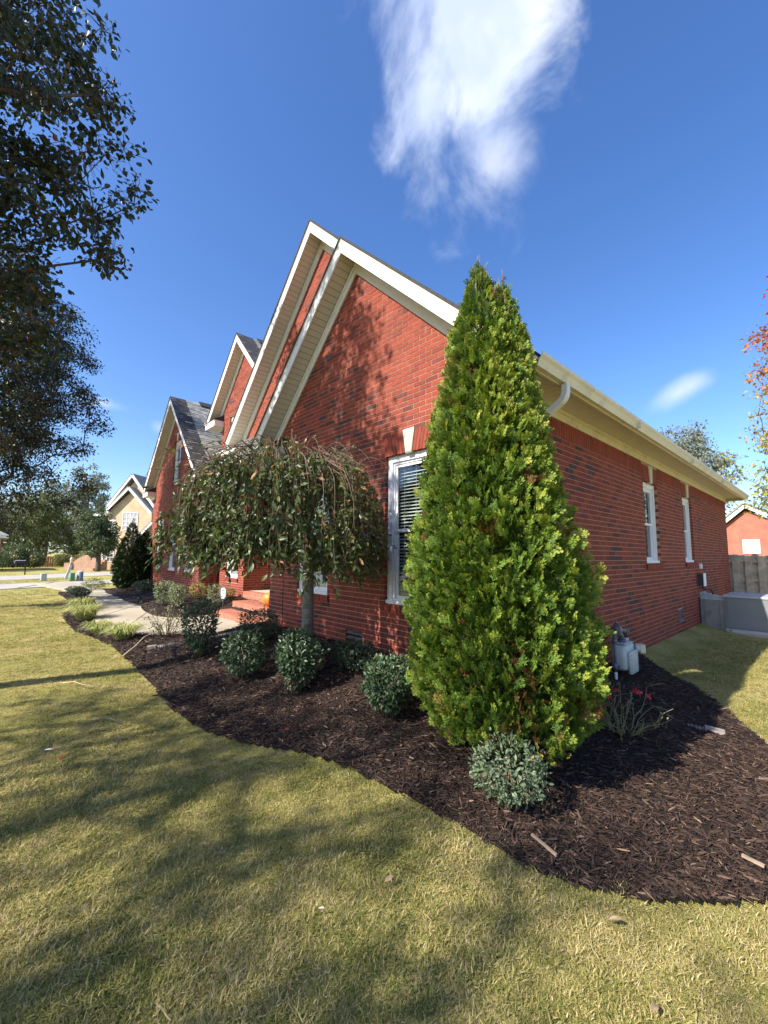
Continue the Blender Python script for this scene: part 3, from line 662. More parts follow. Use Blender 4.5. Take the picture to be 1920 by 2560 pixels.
# lay out all bricks: the 300 that show largest are objects, the rest one mesh
bt = rng.random(len(BRK))
cl = np.array([vnoise(b[0].p((b[1] + b[2]) / 2, (b[3] + b[4]) / 2, 0), 1.4) for b in BRK])
bt = np.clip(bt * .9 + cl * .35 + .02, 0, 1)
def hidden_px(x, y):
    """behind the arborvitae or the weeping cherry in the photograph"""
    if y > 640 and abs(x - (1215 + (y - 650) * .04)) < 30 + (y - 650) * .215: return True
    return ((x - 700) / 300) ** 2 + ((y - 1300) / 185) ** 2 < 1
area = []
for k, (fr, a, b, c, d, dp) in enumerate(BRK):
    P = fr.p((a + b) / 2, (c + d) / 2, 0); v = CAM - P; r = np.linalg.norm(v); x, y, z = project(P)
    ok = z > 0 and 0 < x < 1920 and 0 < y < 2560 and not hidden_px(x, y) and P[2] > float(ground_h(P[0], P[1])) + .04 and (b - a) > .15
    area.append((b - a) * (d - c) * max(0, (v / r) @ fr.N) / r ** 2 if ok else 0)
order = np.argsort(-np.array(area)); single = set(order[:290].tolist())
bm_ = MB(); meshes = {}
for k, (fr, a, b, c, d, dp) in enumerate(BRK):
    jit = (rng.random(3) - .5) * .003
    if k in single:
        key = (id(fr), round(b - a, 3), int(bt[k] * 12))
        if key not in meshes:
            q = MB(); fr2 = Fr((0, 0, 0), fr.U, fr.N); fr2.box(q, -(b - a) / 2, (b - a) / 2, -(d - c) / 2, (d - c) / 2, -.08, dp, (key[2] + .5) / 13)
            meshes[key] = q.mesh('brick', M['brick'])
        ob = bpy.data.objects.new('brick', meshes[key]); COL.objects.link(ob)
        ob.location = Vector(fr.p((a + b) / 2, (c + d) / 2, jit[2])); put(ob, house)
    else:
        fr.box(bm_, a, b, c + jit[0] * .4, d + jit[0] * .4, -.08, dp + jit[2], bt[k])
for (fr, a, b, c, d, dp) in SOLD: fr.box(bm_, a, b, c, d, -.06, dp, rng.random() * .8)
for (fr, um, s, b0, b1, t0, t1, za, zb) in ARCH:
    q = [(um + s * b0, za), (um + s * b1, za), (um + s * t1, zb), (um + s * t0, zb)]
    if s < 0: q = q[::-1]
    dd = .010 + rng.random() * .004
    V = [fr.p(u_, z_, -.08) for u_, z_ in q] + [fr.p(u_, z_, dd) for u_, z_ in q]
    bm_.add(V, [(4, 5, 6, 7), (0, 1, 5, 4), (1, 2, 6, 5), (2, 3, 7, 6), (3, 0, 4, 7)], rng.random() * .75)
bm_.build('brickwork', M['brick'], house, kind='stuff')
mb = MB(); FRONT.box(mb, shadow_f[0], shadow_f[1], .25, 3.2, -.03, .001); mb.build('shadow_strip', M['caulk_and_shadow'], house)  # dark strip standing in for a cast shadow line on the brick
# foundation vents
for fr, (a, b, c, d) in ((FRONT, vent_f), (RIGHT, vent_r)):
    mb = MB(); fr.box(mb, a, b, c, d, -.1, -.06); v = mb.build('vent', M['dark'], house)
    for i in range(4 if fr is RIGHT else 3):
        n = 4 if fr is RIGHT else 3; z = c + (i + .4) * (d - c) / n
        mb = MB(); mb.obox(fr.p((a + b) / 2, z + .008, -.016), fr.U * (b - a) / 2 * .995, fr.N * .024 - np.array([0, 0, .014]), fr.N * .002 + np.array([0, 0, .0035])); mb.build('louver', M['vent_metal'], v)
    if fr is RIGHT:
        mb = MB(); fr.box(mb, a, b, c - .03, c + .01, -.05, .02); mb.build('vent_sill', M['vent_metal'], v)

# ------------------------------------------------------------------ rakes, soffits, fascias, roofs
def rake(fr, xp, zp, s, xe, o=.316, panels=True, fv=.205, pm=0.1, trim='trim', ret=None):
    """one sloping gable edge from its peak (xp, zp = top of the fascia) down to xe; every soffit board its own part"""
    sg = 1 if xe > xp else -1; Ls = abs(xe - xp) * math.hypot(1, s)
    du = np.array([sg, -s]) / math.hypot(1, s)                      # down the slope (u, z)
    nn = np.array([-du[1] * sg, du[0] * sg]); nn = nn if nn[1] > 0 else -nn
    D3 = fr.U * du[0] + np.array([0, 0, du[1]]); N3 = fr.U * nn[0] + np.array([0, 0, nn[1]])
    fh = fv / math.hypot(1, s)                                      # board height square to the slope
    P = lambda l, n_, d: fr.p(xp, zp, d) + D3 * l + N3 * n_
    def board(name, l0, l1, n0, n1, d0, d1, m):
        # mitred at the peak so the two sides meet along the plumb line
        k = -s if l0 <= 0 else 0
        mb = MB(); V = []
        for d in (d0, d1):
            V += [P(l0 + k * n0, n0, d), P(l1, n0, d), P(l1, n1, d), P(l0 + k * n1, n1, d)]
        F = [(0, 1, 2, 3), (7, 6, 5, 4), (0, 4, 5, 1), (1, 5, 6, 2), (2, 6, 7, 3), (3, 7, 4, 0)]
        if sg > 0: F = [f[::-1] for f in F]
        mb.add(V, F); return mb.build(name, m, house)
    board('fascia', 0, Ls, -fh, 0, o - .022, o, M[trim])
    board('drip_edge', 0, Ls + .01, -.004, .012, o - .1, o + .008, M['gutter'])
    board('roof_edge', 0, Ls - .03, .0125, .045, -.2, o + .022, M['shingle_edge'])
    board('frieze_board', 0, Ls, -fh - .135, -fh - .012, -.03, .024, M[trim])
    board('bed_mould', 0, Ls, -fh - .05, -fh - .0125, .0245, .042, M[trim])
    ns = -fh + .012
    if panels:
        board('soffit_backing', 0, Ls, ns + .014, ns + .02, -.02, o - .0225, M['soffit_gap'])
        n = int(Ls / pm)
        half = (pm - .007) / 2; sm = MB(); sm.obox((0, 0, 0), D3 * half, N3 * .006, fr.N * (o - .024) / 2); me = sm.mesh('soffit_board', M['soffit'])
        for i in range(n):
            l = .137 + (i + .5) * pm
            if l > Ls - pm / 2: break
            ob = bpy.data.objects.new('soffit_board', me); COL.objects.link(ob); ob.location = Vector(P(l, ns + .006, (o - .024) / 2 + .0005)); put(ob, house)
    else: board('soffit', 0, Ls, ns, ns + .012, -.02, o - .0225, M['soffit'])
def roofslab(xp, zp, s, x0, x1, y0, y1, name='roof'):
    mb = MB(); t = .05; zz = zp + .03
    for xe in (x0, x1):
        ze = zz - s * abs(xe - xp)
        V = [(xp, y0, zz), (xe, y0, ze), (xe, y1, ze), (xp, y1, zz), (xp, y0, zz - t), (xe, y0, ze - t), (xe, y1, ze - t), (xp, y1, zz - t)]
        F = [(0, 1, 2, 3), (7, 6, 5, 4), (0, 4, 5, 1), (1, 5, 6, 2), (2, 6, 7, 3), (3, 7, 4, 0)]
        if xe > xp: pass
        else: F = [f[::-1] for f in F]
        mb.add(V, F, .35)
    return mb.build(name, M['shingle'], house)
def shingles(roof, xp, zp, s, xe, y0, y1, expo=.127):
    """rows of overlapping tabs on one slope"""
    sg = 1 if xe > xp else -1; L = abs(xe - xp) * math.hypot(1, s); D = np.array([sg, 0, -s]) / math.hypot(1, s); Nn = np.array([s * sg, 0, 1]) / math.hypot(1, s)
    mb = MB(); O = np.array([xp, 0, zp + .03]); n = int(L / expo); r = np.random.default_rng(3)
    for i in range(n):
        y = y0 - r.random() * .3
        while y < y1:
            w = .16 + r.random() * .2; a, b = max(y, y0), min(y + w - .006, y1); y += w
            if b - a < .03: continue
            l1 = (i + 1) * expo; l0 = l1 - expo - .03; th = .010 + .008 * r.random(); lift = .004
            c = O + D * (l0 + l1) / 2 + Nn * (lift + th / 2) + np.array([0, (a + b) / 2, 0])
            mb.obox(c, D * (l1 - l0) / 2 + Nn * th * .35, (0, (b - a) / 2, 0), Nn * th / 2, r.random())
    mb.build('shingle', M['shingle'], roof, kind='stuff')
def cornice_return(fr, ue, w, z0, hgt, o=.316, slope=.20):
    """boxed return at the foot of a rake: ue = outer end, w = width inwards (signed)"""
    mb = MB(); a, b = sorted((ue, ue + w)); fr.box(mb, a, b, z0, z0 + hgt, 0, o)
    fr.box(mb, a - .002, b + .002, z0 + hgt - .03, z0 + hgt, o, o + .012); fr.box(mb, a + .03, b - .05, z0 - .09, z0 - .001, -.02, .02)
    r = mb.build('cornice_return', M['trim'], house)
    mb = MB(); V = [fr.p(u_, z_, d_) for u_ in (a - .01, b + .01) for z_, d_ in ((z0 + hgt + .002, o + .03), (z0 + hgt + .02, o + .03), (z0 + hgt + slope + .02, -.01), (z0 + hgt + .002, -.01))]
    mb.add(V, [(0, 1, 2, 3), (7, 6, 5, 4), (0, 4, 5, 1), (1, 5, 6, 2), (2, 6, 7, 3)]); mb.build('return_roof', M['shingle_edge'], r)
rake(FRONT, -2.52, 6.298, .97, -5.30); rake(FRONT, -2.52, 6.298, .97, .47)
rake(G2, -4.22, 7.945, 1.0, -7.86); rake(G2, -4.22, 7.945, 1.0, -1.9, panels=False)
rake(PIER, -9.72, 8.22, 1.04, -11.95, pm=.115); rake(PIER, -9.72, 8.22, 1.04, -7.5, panels=False)
rake(WING, -14.03, 7.27, 1.02, -17.12, pm=.115); rake(WING, -14.03, 7.27, 1.02, -10.95, panels=False)
cornice_return(FRONT, -5.33, .80, 3.30, .24); cornice_return(WING, -17.15, .72, 3.87, .18); cornice_return(WING, -10.93, -.62, 3.93, .15); cornice_return(PIER, -11.98, .80, 5.72, .20)
r1 = roofslab(-2.52, 6.298, .97, -5.4, .47, -.3, 12.55); r2 = roofslab(-4.22, 7.945, 1.0, -7.95, -.6, .2, 9.5)
r3 = roofslab(-9.72, 8.22, 1.04, -12.05, -6.5, 1.1, 9.5); r4 = roofslab(-14.03, 7.27, 1.02, -17.15, -10.85, .5, 11)
shingles(r4, -14.03, 7.27, 1.02, -10.83, .47, 8.0); shingles(r3, -9.72, 8.22, 1.04, -7.6, 1.07, 4.5)
for xp, zp, y0, y1 in ((-14.03, 7.27, 1.5, 6.5), (-9.72, 8.22, 1.75, 5.0), (-4.22, 7.945, 1.2, 6.0)):        # ridge vents
    mb = MB()
    for sg in (-1, 1): mb.obox((xp + sg * .085, (y0 + y1) / 2, zp + .015), (sg * .1, 0, -.1), (0, (y1 - y0) / 2, 0), (sg * .012, 0, .012))
    mb.build('ridge_vent', M['shingle_edge'], house)
# long eave on the right side: soffit boards, fascia, frieze, gutter
EY0, EY1 = -.29, 12.50
mb = MB(); mb.box((.003, 0.0, 3.258), (.026, 12.12, 3.385)); mb.build('frieze_board', M['gutter'], house)
mb = MB(); mb.box((.0265, 0.0, 3.345), (.05, 12.12, 3.384)); mb.build('bed_mould', M['gutter'], house)
mb = MB(); mb.box((0, EY0, 3.40), (.40, EY1, 3.42)); mb.build('soffit_backing', M['soffit_gap'], house)
sm = MB(); sm.box((-.186, -.0565, -.006), (.186, .0565, .006)); me = sm.mesh('soffit_board', M['soffit'])
n = int((EY1 - EY0) / .12)
for i in range(n):
    ob = bpy.data.objects.new('soffit_board', me); COL.objects.link(ob); ob.location = (.2135, EY0 + .06 + i * .12, 3.3925); put(ob, house)
mb = MB(); mb.box((.40, EY0 + .05, 3.325), (.422, EY1, 3.47)); mb.build('fascia', M['gutter'], house)
mb = MB(); prof = [(.424, 3.335), (.475, 3.335), (.487, 3.36), (.505, 3.395), (.528, 3.42), (.531, 3.452), (.522, 3.452), (.519, 3.423), (.497, 3.40), (.478, 3.365), (.47, 3.342), (.43, 3.342), (.43, 3.45), (.424, 3.45)]
V = [(x, y, z) for y in (EY0 + .02, EY1) for x, z in prof]; k = len(prof)
mb.add(V, [(i, (i + 1) % k, k + (i + 1) % k, k + i) for i in range(k)]); mb.add(V, [tuple(range(k))[::-1], tuple(range(k, 2 * k))])
gut = mb.build('gutter', M['gutter'], house)
mb = MB()
for y in (2.45, 5.5, 8.5): mb.box((.423, y, 3.333), (.533, y + .025, 3.4535))
mb.build('gutter_joint', M['gutter'], gut)
mb = MB(); mb.box((.0, 12.121, 3.26), (-3, 12.14, 3.385)); mb.box((-3, 12.12, 3.40), (.4, 12.5, 3.42)); mb.box((-3, 12.5, 3.325), (.42, 12.522, 3.47)); mb.build('rear_eave', M['gutter'], house)
# downspout with its two bends
def downspout(path, w=.078, dd=.055, ribs=True):
    path = np.array(path, float); mb = MB(); n = len(path); tan = np.gradient(path, axis=0); tan /= np.linalg.norm(tan, axis=1)[:, None]
    V = []
    side_ = np.array([0, 1.0, 0])
    prof = [(-1, -1), (-.5, -.93), (0, -1), (.5, -.93), (1, -1), (1, 1), (.6, 1), (.5, .88), (.35, 1), (.1, 1), (0, .88), (-.1, 1), (-.35, 1), (-.5, .88), (-.6, 1), (-1, 1)]
    for i in range(n):
        nrm = np.cross(side_, tan[i]); nrm /= np.linalg.norm(nrm); kk = 1 + (.035 * (i % 2) if 0 < i < n - 1 else 0)
        V += [path[i] + side_ * w / 2 * a * kk + nrm * dd / 2 * b * kk for a, b in prof]
    k = len(prof); F = [(i * k + j, i * k + (j + 1) % k, (i + 1) * k + (j + 1) % k, (i + 1) * k + j) for i in range(n - 1) for j in range(k)]
    mb.add(V, F, .5, 0, False); return mb
pts = [(.46, .34, 3.345), (.46, .34, 3.27)] + [(.46 - .105 * (1 - math.cos(t)), .34, 3.27 - .12 * math.sin(t)) for t in np.linspace(.15, 1.12, 9)] + [(.12, .34, 2.985), (.09, .34, 2.96)] + [(.075, .34, 2.92), (.066, .34, 2.86), (.062, .34, 2.7), (.062, .34, .25)]
downspout(pts).build('downspout', M['downspout'], house)
# porch: shed roof with gutter, slab, back door
mb = MB(); V = [(-7.7, -.14, 3.90), (-5.0, -.14, 3.90), (-5.0, .5, 4.32), (-7.7, .5, 4.32), (-7.7, -.14, 3.84), (-5.0, -.14, 3.84), (-5.0, .5, 4.26), (-7.7, .5, 4.26)]
mb.add(V, [(0, 1, 2, 3), (7, 6, 5, 4), (0, 4, 5, 1), (3, 2, 6, 7), (1, 5, 6, 2), (0, 3, 7, 4)], .8); mb.build('porch_roof', M['shingle'], house)
mb = MB(); mb.box((-7.62, -.225, 3.78), (-5.05, -.145, 3.885)); mb.box((-7.64, -.24, 3.86), (-5.05, -.226, 3.888)); mb.build('porch_gutter', M['trim'], house)
mb = MB(); mb.box((-7.6, -.14, 3.64), (-5.0, -.12, 3.835)); mb.box((-7.6, -.119, 3.62), (-5.0, .5, 3.64)); mb.build('porch_fascia', M['trim'], house)
mb = MB(); mb.box((-9.15, .5, 3.30), (-4.96, 2.79, 3.36)); mb.box((-9.19, .25, 3.361), (-4.96, 1.39, 3.66)); mb.build('porch_ceiling', M['soffit'], house)
mb = MB(); mb.box((-7.59, 2.78, .57), (-6.51, 2.86, 2.74)); mb.build('front_door', M['door'], house)
mb = MB(); RET.box(mb, .44, .53, .3, 3.9, .003, .075); mb.build('downspout', M['brick'], house)
# wing eave seen from below the shingles
mb = MB(); mb.box((-10.86, .55, 3.98), (-10.78, 6, 4.09)); mb.build('gutter', M['gutter'], house)
mb = MB(); mb.box((-11.04, .52, 3.96), (-10.87, 6, 3.975)); mb.build('soffit', M['soffit'], house)
mb = MB(); mb.box((-12.12, 1.1, 5.92), (-12.02, 6, 6.02)); mb.build('gutter', M['trim'], house)

# brick steps: three treads of rowlock bricks
steps = thing('brick_steps', 'sunlit brick front steps beside the porch corner behind the weeping tree', 'steps', (-7.4, .8, .04))
mb = MB(); STEPS = [(-8.42, -6.0, .30, .205), (-8.52, -6.62, .82, .385), (-9.16, -5.1, 1.38, .565)]
for (x0, x1, y0, zt) in STEPS: mb.box((x0 + .006, y0 + .006, -.1), (x1 - .006, y0 + (.7 if zt < .5 else 1.4), zt - .006))
mb.build('core', M['mortar'], steps)
me_cache = {}
def step_brick(c, h, t):
    key = (tuple(np.round(h, 3)), t)
    if key not in me_cache:
        q = MB(); q.box(tuple(-np.array(h)), tuple(h), t / 6); me_cache[key] = q.mesh('brick', M['brick_step'])
    ob = bpy.data.objects.new('brick', me_cache[key]); COL.objects.link(ob); ob.location = c; put(ob, steps)
M['brick_step'] = brickmat('step_brick', [(0, (0.40, 0.145, 0.095)), (.6, (0.46, 0.185, 0.125)), (1, (0.33, 0.115, 0.08))], .15)
for (x0, x1, y0, zt) in STEPS:
    n = int((x1 - x0) / .0677); dpt = .52 if zt < .5 else .22
    for i in range(n):                                              # rowlock tread bricks
        step_brick((x0 + (i + .5) * (x1 - x0) / n, y0 + dpt / 4, zt - .05), (.0295, dpt / 4 - .003, .05), int(rng.integers(6)))
    q = MB()
    for i in range(n): q.box((x0 + (i + .08) * (x1 - x0) / n, y0 + dpt / 2 + .004, zt - .05), (x0 + (i + .92) * (x1 - x0) / n, y0 + dpt, zt), rng.random())
    m_ = int((x1 - x0) / .203)
    for i in range(m_): q.box((x0 + (i + .02) * (x1 - x0) / m_, y0 - .001, zt - .172), (x0 + (i + .98) * (x1 - x0) / m_, y0 + .05, zt - .112), rng.random())
    for j in range(3): q.box((x0 - .001, y0 + j * .2 + .003, zt - .172), (x0 + .05, y0 + j * .2 + .197, zt - .112), rng.random())
    q.build('brickwork', M['brick_step'], steps, kind='stuff')
mb = MB(); mb.box((-9.16, 1.60, .50), (-4.97, 2.79, .567)); mb.build('porch_slab', M['porch_slab'], steps)

# ------------------------------------------------------------------ plants
def unit(v): return v / (np.linalg.norm(v, axis=-1, keepdims=True) + 1e-9)
def frames(d, n):
    """matrices whose x is along d and whose z leans to n"""
    x = unit(d); z = unit(n - x * np.sum(n * x, -1, keepdims=True)); y = np.cross(z, x)
    return np.stack([x, y, z], -1)
def randdir(n, r=rng): return unit(r.normal(size=(n, 3)))
LEAF_V = np.array([(0, 0, 0), (.30, .24, .05), (.68, .22, .03), (1, 0, -.10), (.68, -.22, .03), (.30, -.24, .05)])
LEAF_F = [np.array([(0, 3, 2, 1), (0, 5, 4, 3)])]
LEAF_W = LEAF_V * [1, 1.32, 1.4]
LEAF_V2 = np.array([(0, 0, 0), (.25, .17, .03), (.55, .19, .02), (.82, .10, -.05), (1, 0, -.12), (.82, -.10, -.05), (.55, -.19, .02), (.25, -.17, .03), (.5, 0, -.02)])
LEAF_F2 = [np.array([(0, 8, 2, 1), (8, 4, 3, 2), (0, 7, 6, 8), (8, 6, 5, 4)])]
def scatter_leaves(mb, P, d, n, size, t, tv=LEAF_V, tf=LEAF_F):
    R = frames(d, n) * np.asarray(size)[:, None, None]; mb.inst(tv, tf, R, P, t)
def single_leaves(parent, P, d, n, size, t, mat, count, nt_=8, tv=LEAF_V2, tf=LEAF_F2):
    """leaves near the camera as parts of their own, sharing a few meshes"""
    meshes_ = []
    for i in range(nt_):
        q = MB(); q.inst(tv, tf, np.eye(3)[None], np.zeros((1, 3)), (i + .5) / nt_); meshes_.append(q.mesh('leaf', mat))
    R = frames(d, n)
    for i in range(count):
        ob = bpy.data.objects.new('leaf', meshes_[min(nt_ - 1, int(t[i] * nt_))]); COL.objects.link(ob)
        m = Matrix([list(R[i, 0]) + [0], list(R[i, 1]) + [0], list(R[i, 2]) + [0], [0, 0, 0, 1]])
        ob.rotation_euler = m.to_euler(); ob.scale = (size[i],) * 3; ob.location = Vector(P[i]); put(ob, parent)
def shrub(name, label, cat, x, y, rx, ry, z0, z1, mat, n=1400, leaf=.045, box=2.6, taper=.0, lump=.12, seed=1, group=None, stems=7, dead=None, leafshape=(LEAF_V2, LEAF_F2), bare=.12):
    r = np.random.default_rng(seed); g = float(ground_h(x, y)) + .02
    z0 = max(z0, g) if z0 is not None else g
    t_ = thing(name, label, cat, (x, y, g), group)
    d = unit(r.normal(size=(n, 3))); p = (np.abs(d) ** box).sum(-1) ** (-1 / box); rad = p * (.62 + .38 * r.random(n) ** .45) * np.where(r.random(n) < .05, 1.05 + .28 * r.random(n), 1)
    zc = (z0 + bare * (z1 - z0) + z1) / 2; hz = (z1 - z0) * (1 - bare) / 2
    q = d * rad[:, None]; wz = 1 - taper * (1 - (q[:, 2] + 1) / 2)
    w = 1 + lump * 2 * vnoise(d * 1.0 + seed * 3.7, 2.3) + lump * vnoise(d + seed, 6.0)
    P = np.stack([x + q[:, 0] * rx * wz * w, y + q[:, 1] * ry * wz * w, zc + q[:, 2] * hz * w], -1)
    k = P[:, 2] > g + .01; P = P[k]; d = d[k]; m_ = len(P)
    dirv = unit(d * .55 + r.normal(size=(m_, 3)) * .6 + np.array([0, 0, .05])); nn = unit(d * .8 + r.normal(size=(m_, 3)) * .55 + np.array([0, 0, .5]))
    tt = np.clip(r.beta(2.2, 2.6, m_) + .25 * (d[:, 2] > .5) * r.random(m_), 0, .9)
    if dead: tt = np.where(dead(P, r), .94 + .06 * r.random(m_), tt)
    else: tt = np.where(r.random(m_) < .02, .97, tt)
    mb = MB(); scatter_leaves(mb, P, dirv, nn, leaf * (.65 + .6 * r.random(m_)), tt, *leafshape); mb.build('foliage', mat, t_, kind='stuff')
    mb = MB()
    for i in range(stems):
        a = r.random() * 6.28; e = np.array([x + math.cos(a) * rx * .6 * r.random(), y + math.sin(a) * ry * .6 * r.random(), zc + hz * .3 * r.random()])
        b = np.array([x + math.cos(a) * .04, y + math.sin(a) * .04, g - .03]); mid = (b + e) / 2 + r.normal(size=3) * .02
        mb.tube([b, mid, e], [.008, .006, .003], 5)
    mb.build('stem', M['twig'], t_, kind='stuff')
    return t_
shrub('shrub', 'tall dark green nandina-like shrub nearest the walkway bend in the mulch', 'shrub', -4.16, -1.5, .27, .25, None, .90, M['leaf_boxwood'], 2300, .048, 2.8, .35, .16, 11, 'clipped dark shrubs in the mulch bed')
shrub('shrub', 'rounded dark shrub in mulch, second from the lawn edge, left of the tree trunk', 'shrub', -2.72, -1.47, .26, .25, None, .65, M['leaf_boxwood'], 2100, .046, 2.4, .1, .12, 12, 'clipped dark shrubs in the mulch bed')
shrub('shrub', 'dark green shrub with dead brown lower leaves in front of the cherry trunk', 'shrub', -1.74, -1.33, .26, .24, None, .77, M['leaf_boxwood'], 2400, .052, 2.4, .38, .18, 13, 'clipped dark shrubs in the mulch bed',
      dead=lambda P, r: (P[:, 2] < .36) & (r.random(len(P)) < .5))
shrub('shrub', 'compact green shrub in mulch just left of the large arborvitae', 'shrub', -.58, -1.1, .24, .23, None, .70, M['leaf_boxwood'], 2300, .048, 2.5, .3, .15, 14, 'clipped dark shrubs in the mulch bed')
shrub('rose_bush', 'low loose blue green bush at the foot of the arborvitae', 'bush', .70, -1.26, .235, .23, None, .46, M['leaf_rose'], 1900, .032, 2.0, .1, .22, 15)
shrub('shrub', 'very dark shaded shrub against the porch corner by the steps', 'shrub', -3.78, -.78, .31, .30, None, .76, M['leaf_boxwood'], 1900, .04, 2.5, .15, .12, 16)
shrub('shrub', 'low spreading shrub behind the tree trunk under the wall vent', 'shrub', -1.66, -.62, .40, .26, None, .60, M['leaf_boxwood'], 1700, .034, 2.2, .1, .3, 17)
shrub('shrub', 'small dry brownish shrub tucked between the arborvitae and the wall', 'shrub', -.78, -.55, .26, .22, None, .62, M['leaf_boxwood'], 800, .034, 2.0, .1, .3, 18, dead=lambda P, r: r.random(len(P)) < .55)
shrub('shrub', 'pale sunlit rounded shrub by the walkway, larger of the pale pair', 'shrub', -10.42, -.28, .27, .30, None, .83, M['leaf_pale'], 1300, .045, 2.6, .2, .14, 21, 'pale clipped shrubs by the walkway')
shrub('shrub', 'pale sunlit shrub touching the right side of the larger pale shrub', 'shrub', -9.86, -.12, .22, .24, None, .77, M['leaf_pale'], 1100, .043, 2.6, .3, .14, 22, 'pale clipped shrubs by the walkway')
shrub('shrub', 'yellow green shrub against the left wing wall', 'shrub', -10.15, .5, .26, .25, None, .76, M['leaf_yellow'], 1000, .045, 2.6, .25, .14, 23)
shrub('shrub', 'pale green shrub with bare stems in front of the porch window', 'shrub', -9.2, .62, .24, .24, None, .79, M['leaf_pale'], 1000, .042, 2.5, .4, .16, 24)
shrub('shrub', 'small yellowish shrub beside the blue yard sign', 'shrub', -9.42, 1.08, .20, .18, None, .64, M['leaf_yellow'], 700, .042, 2.4, .2, .14, 25)
shrub('shrub', 'low dark shrub at the foot of the twin pointed evergreen', 'shrub', -14.3, .12, .38, .36, None, .64, M['leaf_boxwood'], 1200, .05, 2.4, .1, .16, 26)
shrub('shrub', 'sprawling low shrub at the far end of the walkway bed', 'shrub', -18.6, -.72, .60, .42, None, .52, M['leaf_far'], 900, .06, 2.0, .1, .4, 27)
shrub('juniper', 'grey green juniper on the bed point beside the lawn', 'juniper', -15.2, -1.62, .45, .30, None, .40, M['leaf_juniper'], 1300, .05, 2.0, .1, .35, 28, leafshape=(LEAF_V, LEAF_F))
shrub('juniper', 'grey juniper nearer the walkway, behind the first juniper', 'juniper', -16.9, -1.55, .55, .28, None, .36, M['leaf_juniper'], 900, .05, 2.0, .1, .35, 29, leafshape=(LEAF_V, LEAF_F))
def twiggy(name, label, cat, x, y, hgt, spread, n, mat, seed, leafn=0, leafmat_=None, leaf=.03, flowers=0):
    r = np.random.default_rng(seed); g = float(ground_h(x, y)); t_ = thing(name, label, cat, (x, y, g)); mb = MB(); tips = []; LP = []
    for i in range(n):
        a = r.random() * 6.28; b = np.array([x + .06 * math.cos(a), y + .06 * math.sin(a), g - .02]); h_ = hgt * (.45 + .55 * r.random()); s_ = spread * (.3 + .7 * r.random())
        e = b + np.array([math.cos(a) * s_, math.sin(a) * s_, h_]); tt = np.linspace(0, 1, 6)
        path = b + (e - b) * tt[:, None] + np.array([math.cos(a), math.sin(a), 0]) * (-.15 * s_ * (tt * (1 - tt)))[:, None] + r.normal(size=(6, 3)) * .020 * tt[:, None]
        mb.tube(path, np.linspace(.0065, .002, 6), 5); tips.append(path[-1]); LP += list(path[2:])
        for k in range(int(r.integers(3, 8))):
            j = int(r.integers(1, 6)); q = path[j] + unit(r.normal(size=3) + np.array([math.cos(a), math.sin(a), .8])) * hgt * .3 * r.random(); mb.tube([path[j], (path[j] + q) / 2 + r.normal(size=3) * .008, q], [.0032, .0025, .0014], 4); LP.append(q)
    mb.build('stem', mat, t_, kind='stuff')
    if leafn:
        LP = np.array(LP); k = r.integers(0, len(LP), leafn); P = LP[k] + r.normal(size=(leafn, 3)) * .025; mb = MB()
        scatter_leaves(mb, P, randdir(leafn, r), randdir(leafn, r) + [0, 0, .8], leaf * (.6 + .7 * r.random(leafn)), r.beta(2, 2, leafn)); mb.build('foliage', leafmat_, t_, kind='stuff')
    for i in range(flowers):
        c = np.array([x, y, g]) + np.array([(r.random() - .35) * .42, (r.random() - .3) * .36, hgt * (.52 + .3 * r.random())]); q = MB()
        for k in range(11):
            d = unit(r.normal(size=3) + [0, 0, .5]); q.inst(LEAF_V, LEAF_F, frames(d[None], randdir(1, r)) * .032, c[None], .5)
        q.build('flower', M['rose_petal'], t_)
    return t_
twiggy('twiggy_shrub', 'sparse twiggy shrub with thin leaves at the walkway edge', 'shrub', -6.35, -1.32, .62, .40, 22, M['twig'], 31, 420, M['leaf_pale'], .04)
twiggy('rose_bush', 'bare thorny rose bush with a few red flowers near the gas meter', 'rose bush', .80, .42, .50, .44, 22, M['rose_stem'], 32, 200, M['leaf_far'], .022, 5)
def liriope(label, x, y, rad, hgt, seed, n=260):
    r = np.random.default_rng(seed); g = float(ground_h(x, y)) + .02; t_ = thing('liriope', label, 'grass clump', (x, y, g), 'variegated grass clumps along the walkway'); mb = MB()
    for i in range(n):
        a = r.random() * 6.28; q = r.random() ** .6; b = np.array([x + math.cos(a) * rad * .45 * q, y + math.sin(a) * rad * .45 * q, g]); h_ = hgt * (.6 + .5 * r.random()); o_ = rad * (.35 + .6 * q)
        da = a + r.normal() * .35; D = np.array([math.cos(da), math.sin(da), 0]); S = np.array([-D[1], D[0], 0]) * .0055
        pts = [b, b + D * o_ * .3 + [0, 0, h_ * .72], b + D * o_ * .75 + [0, 0, h_], b + D * o_ * 1.25 + [0, 0, h_ * .72]]; wd = [.8, 1.2, 1.0, .1]
        V = [p_ + S * w_ * sg for p_, w_ in zip(pts, wd) for sg in (-1, 1)]; mb.add(V, [(0, 1, 3, 2), (2, 3, 5, 4), (4, 5, 7, 6)], r.random())
    mb.build('blade', M['leaf_liriope'], t_, kind='stuff')
liriope('yellow green grass clump at the walkway middle, largest of the row', -9.85, -2.12, .36, .34, 41, 420)
liriope('yellow green grass clump behind the largest clump, farthest along the walkway', -11.75, -1.95, .30, .32, 42, 340)
liriope('thin yellow green grass clump just before the walkway bend, nearer the lawn', -7.72, -2.18, .25, .22, 43)
liriope('yellow green grass clump nearest the camera at the walkway corner', -6.72, -1.95, .30, .25, 44, 340)

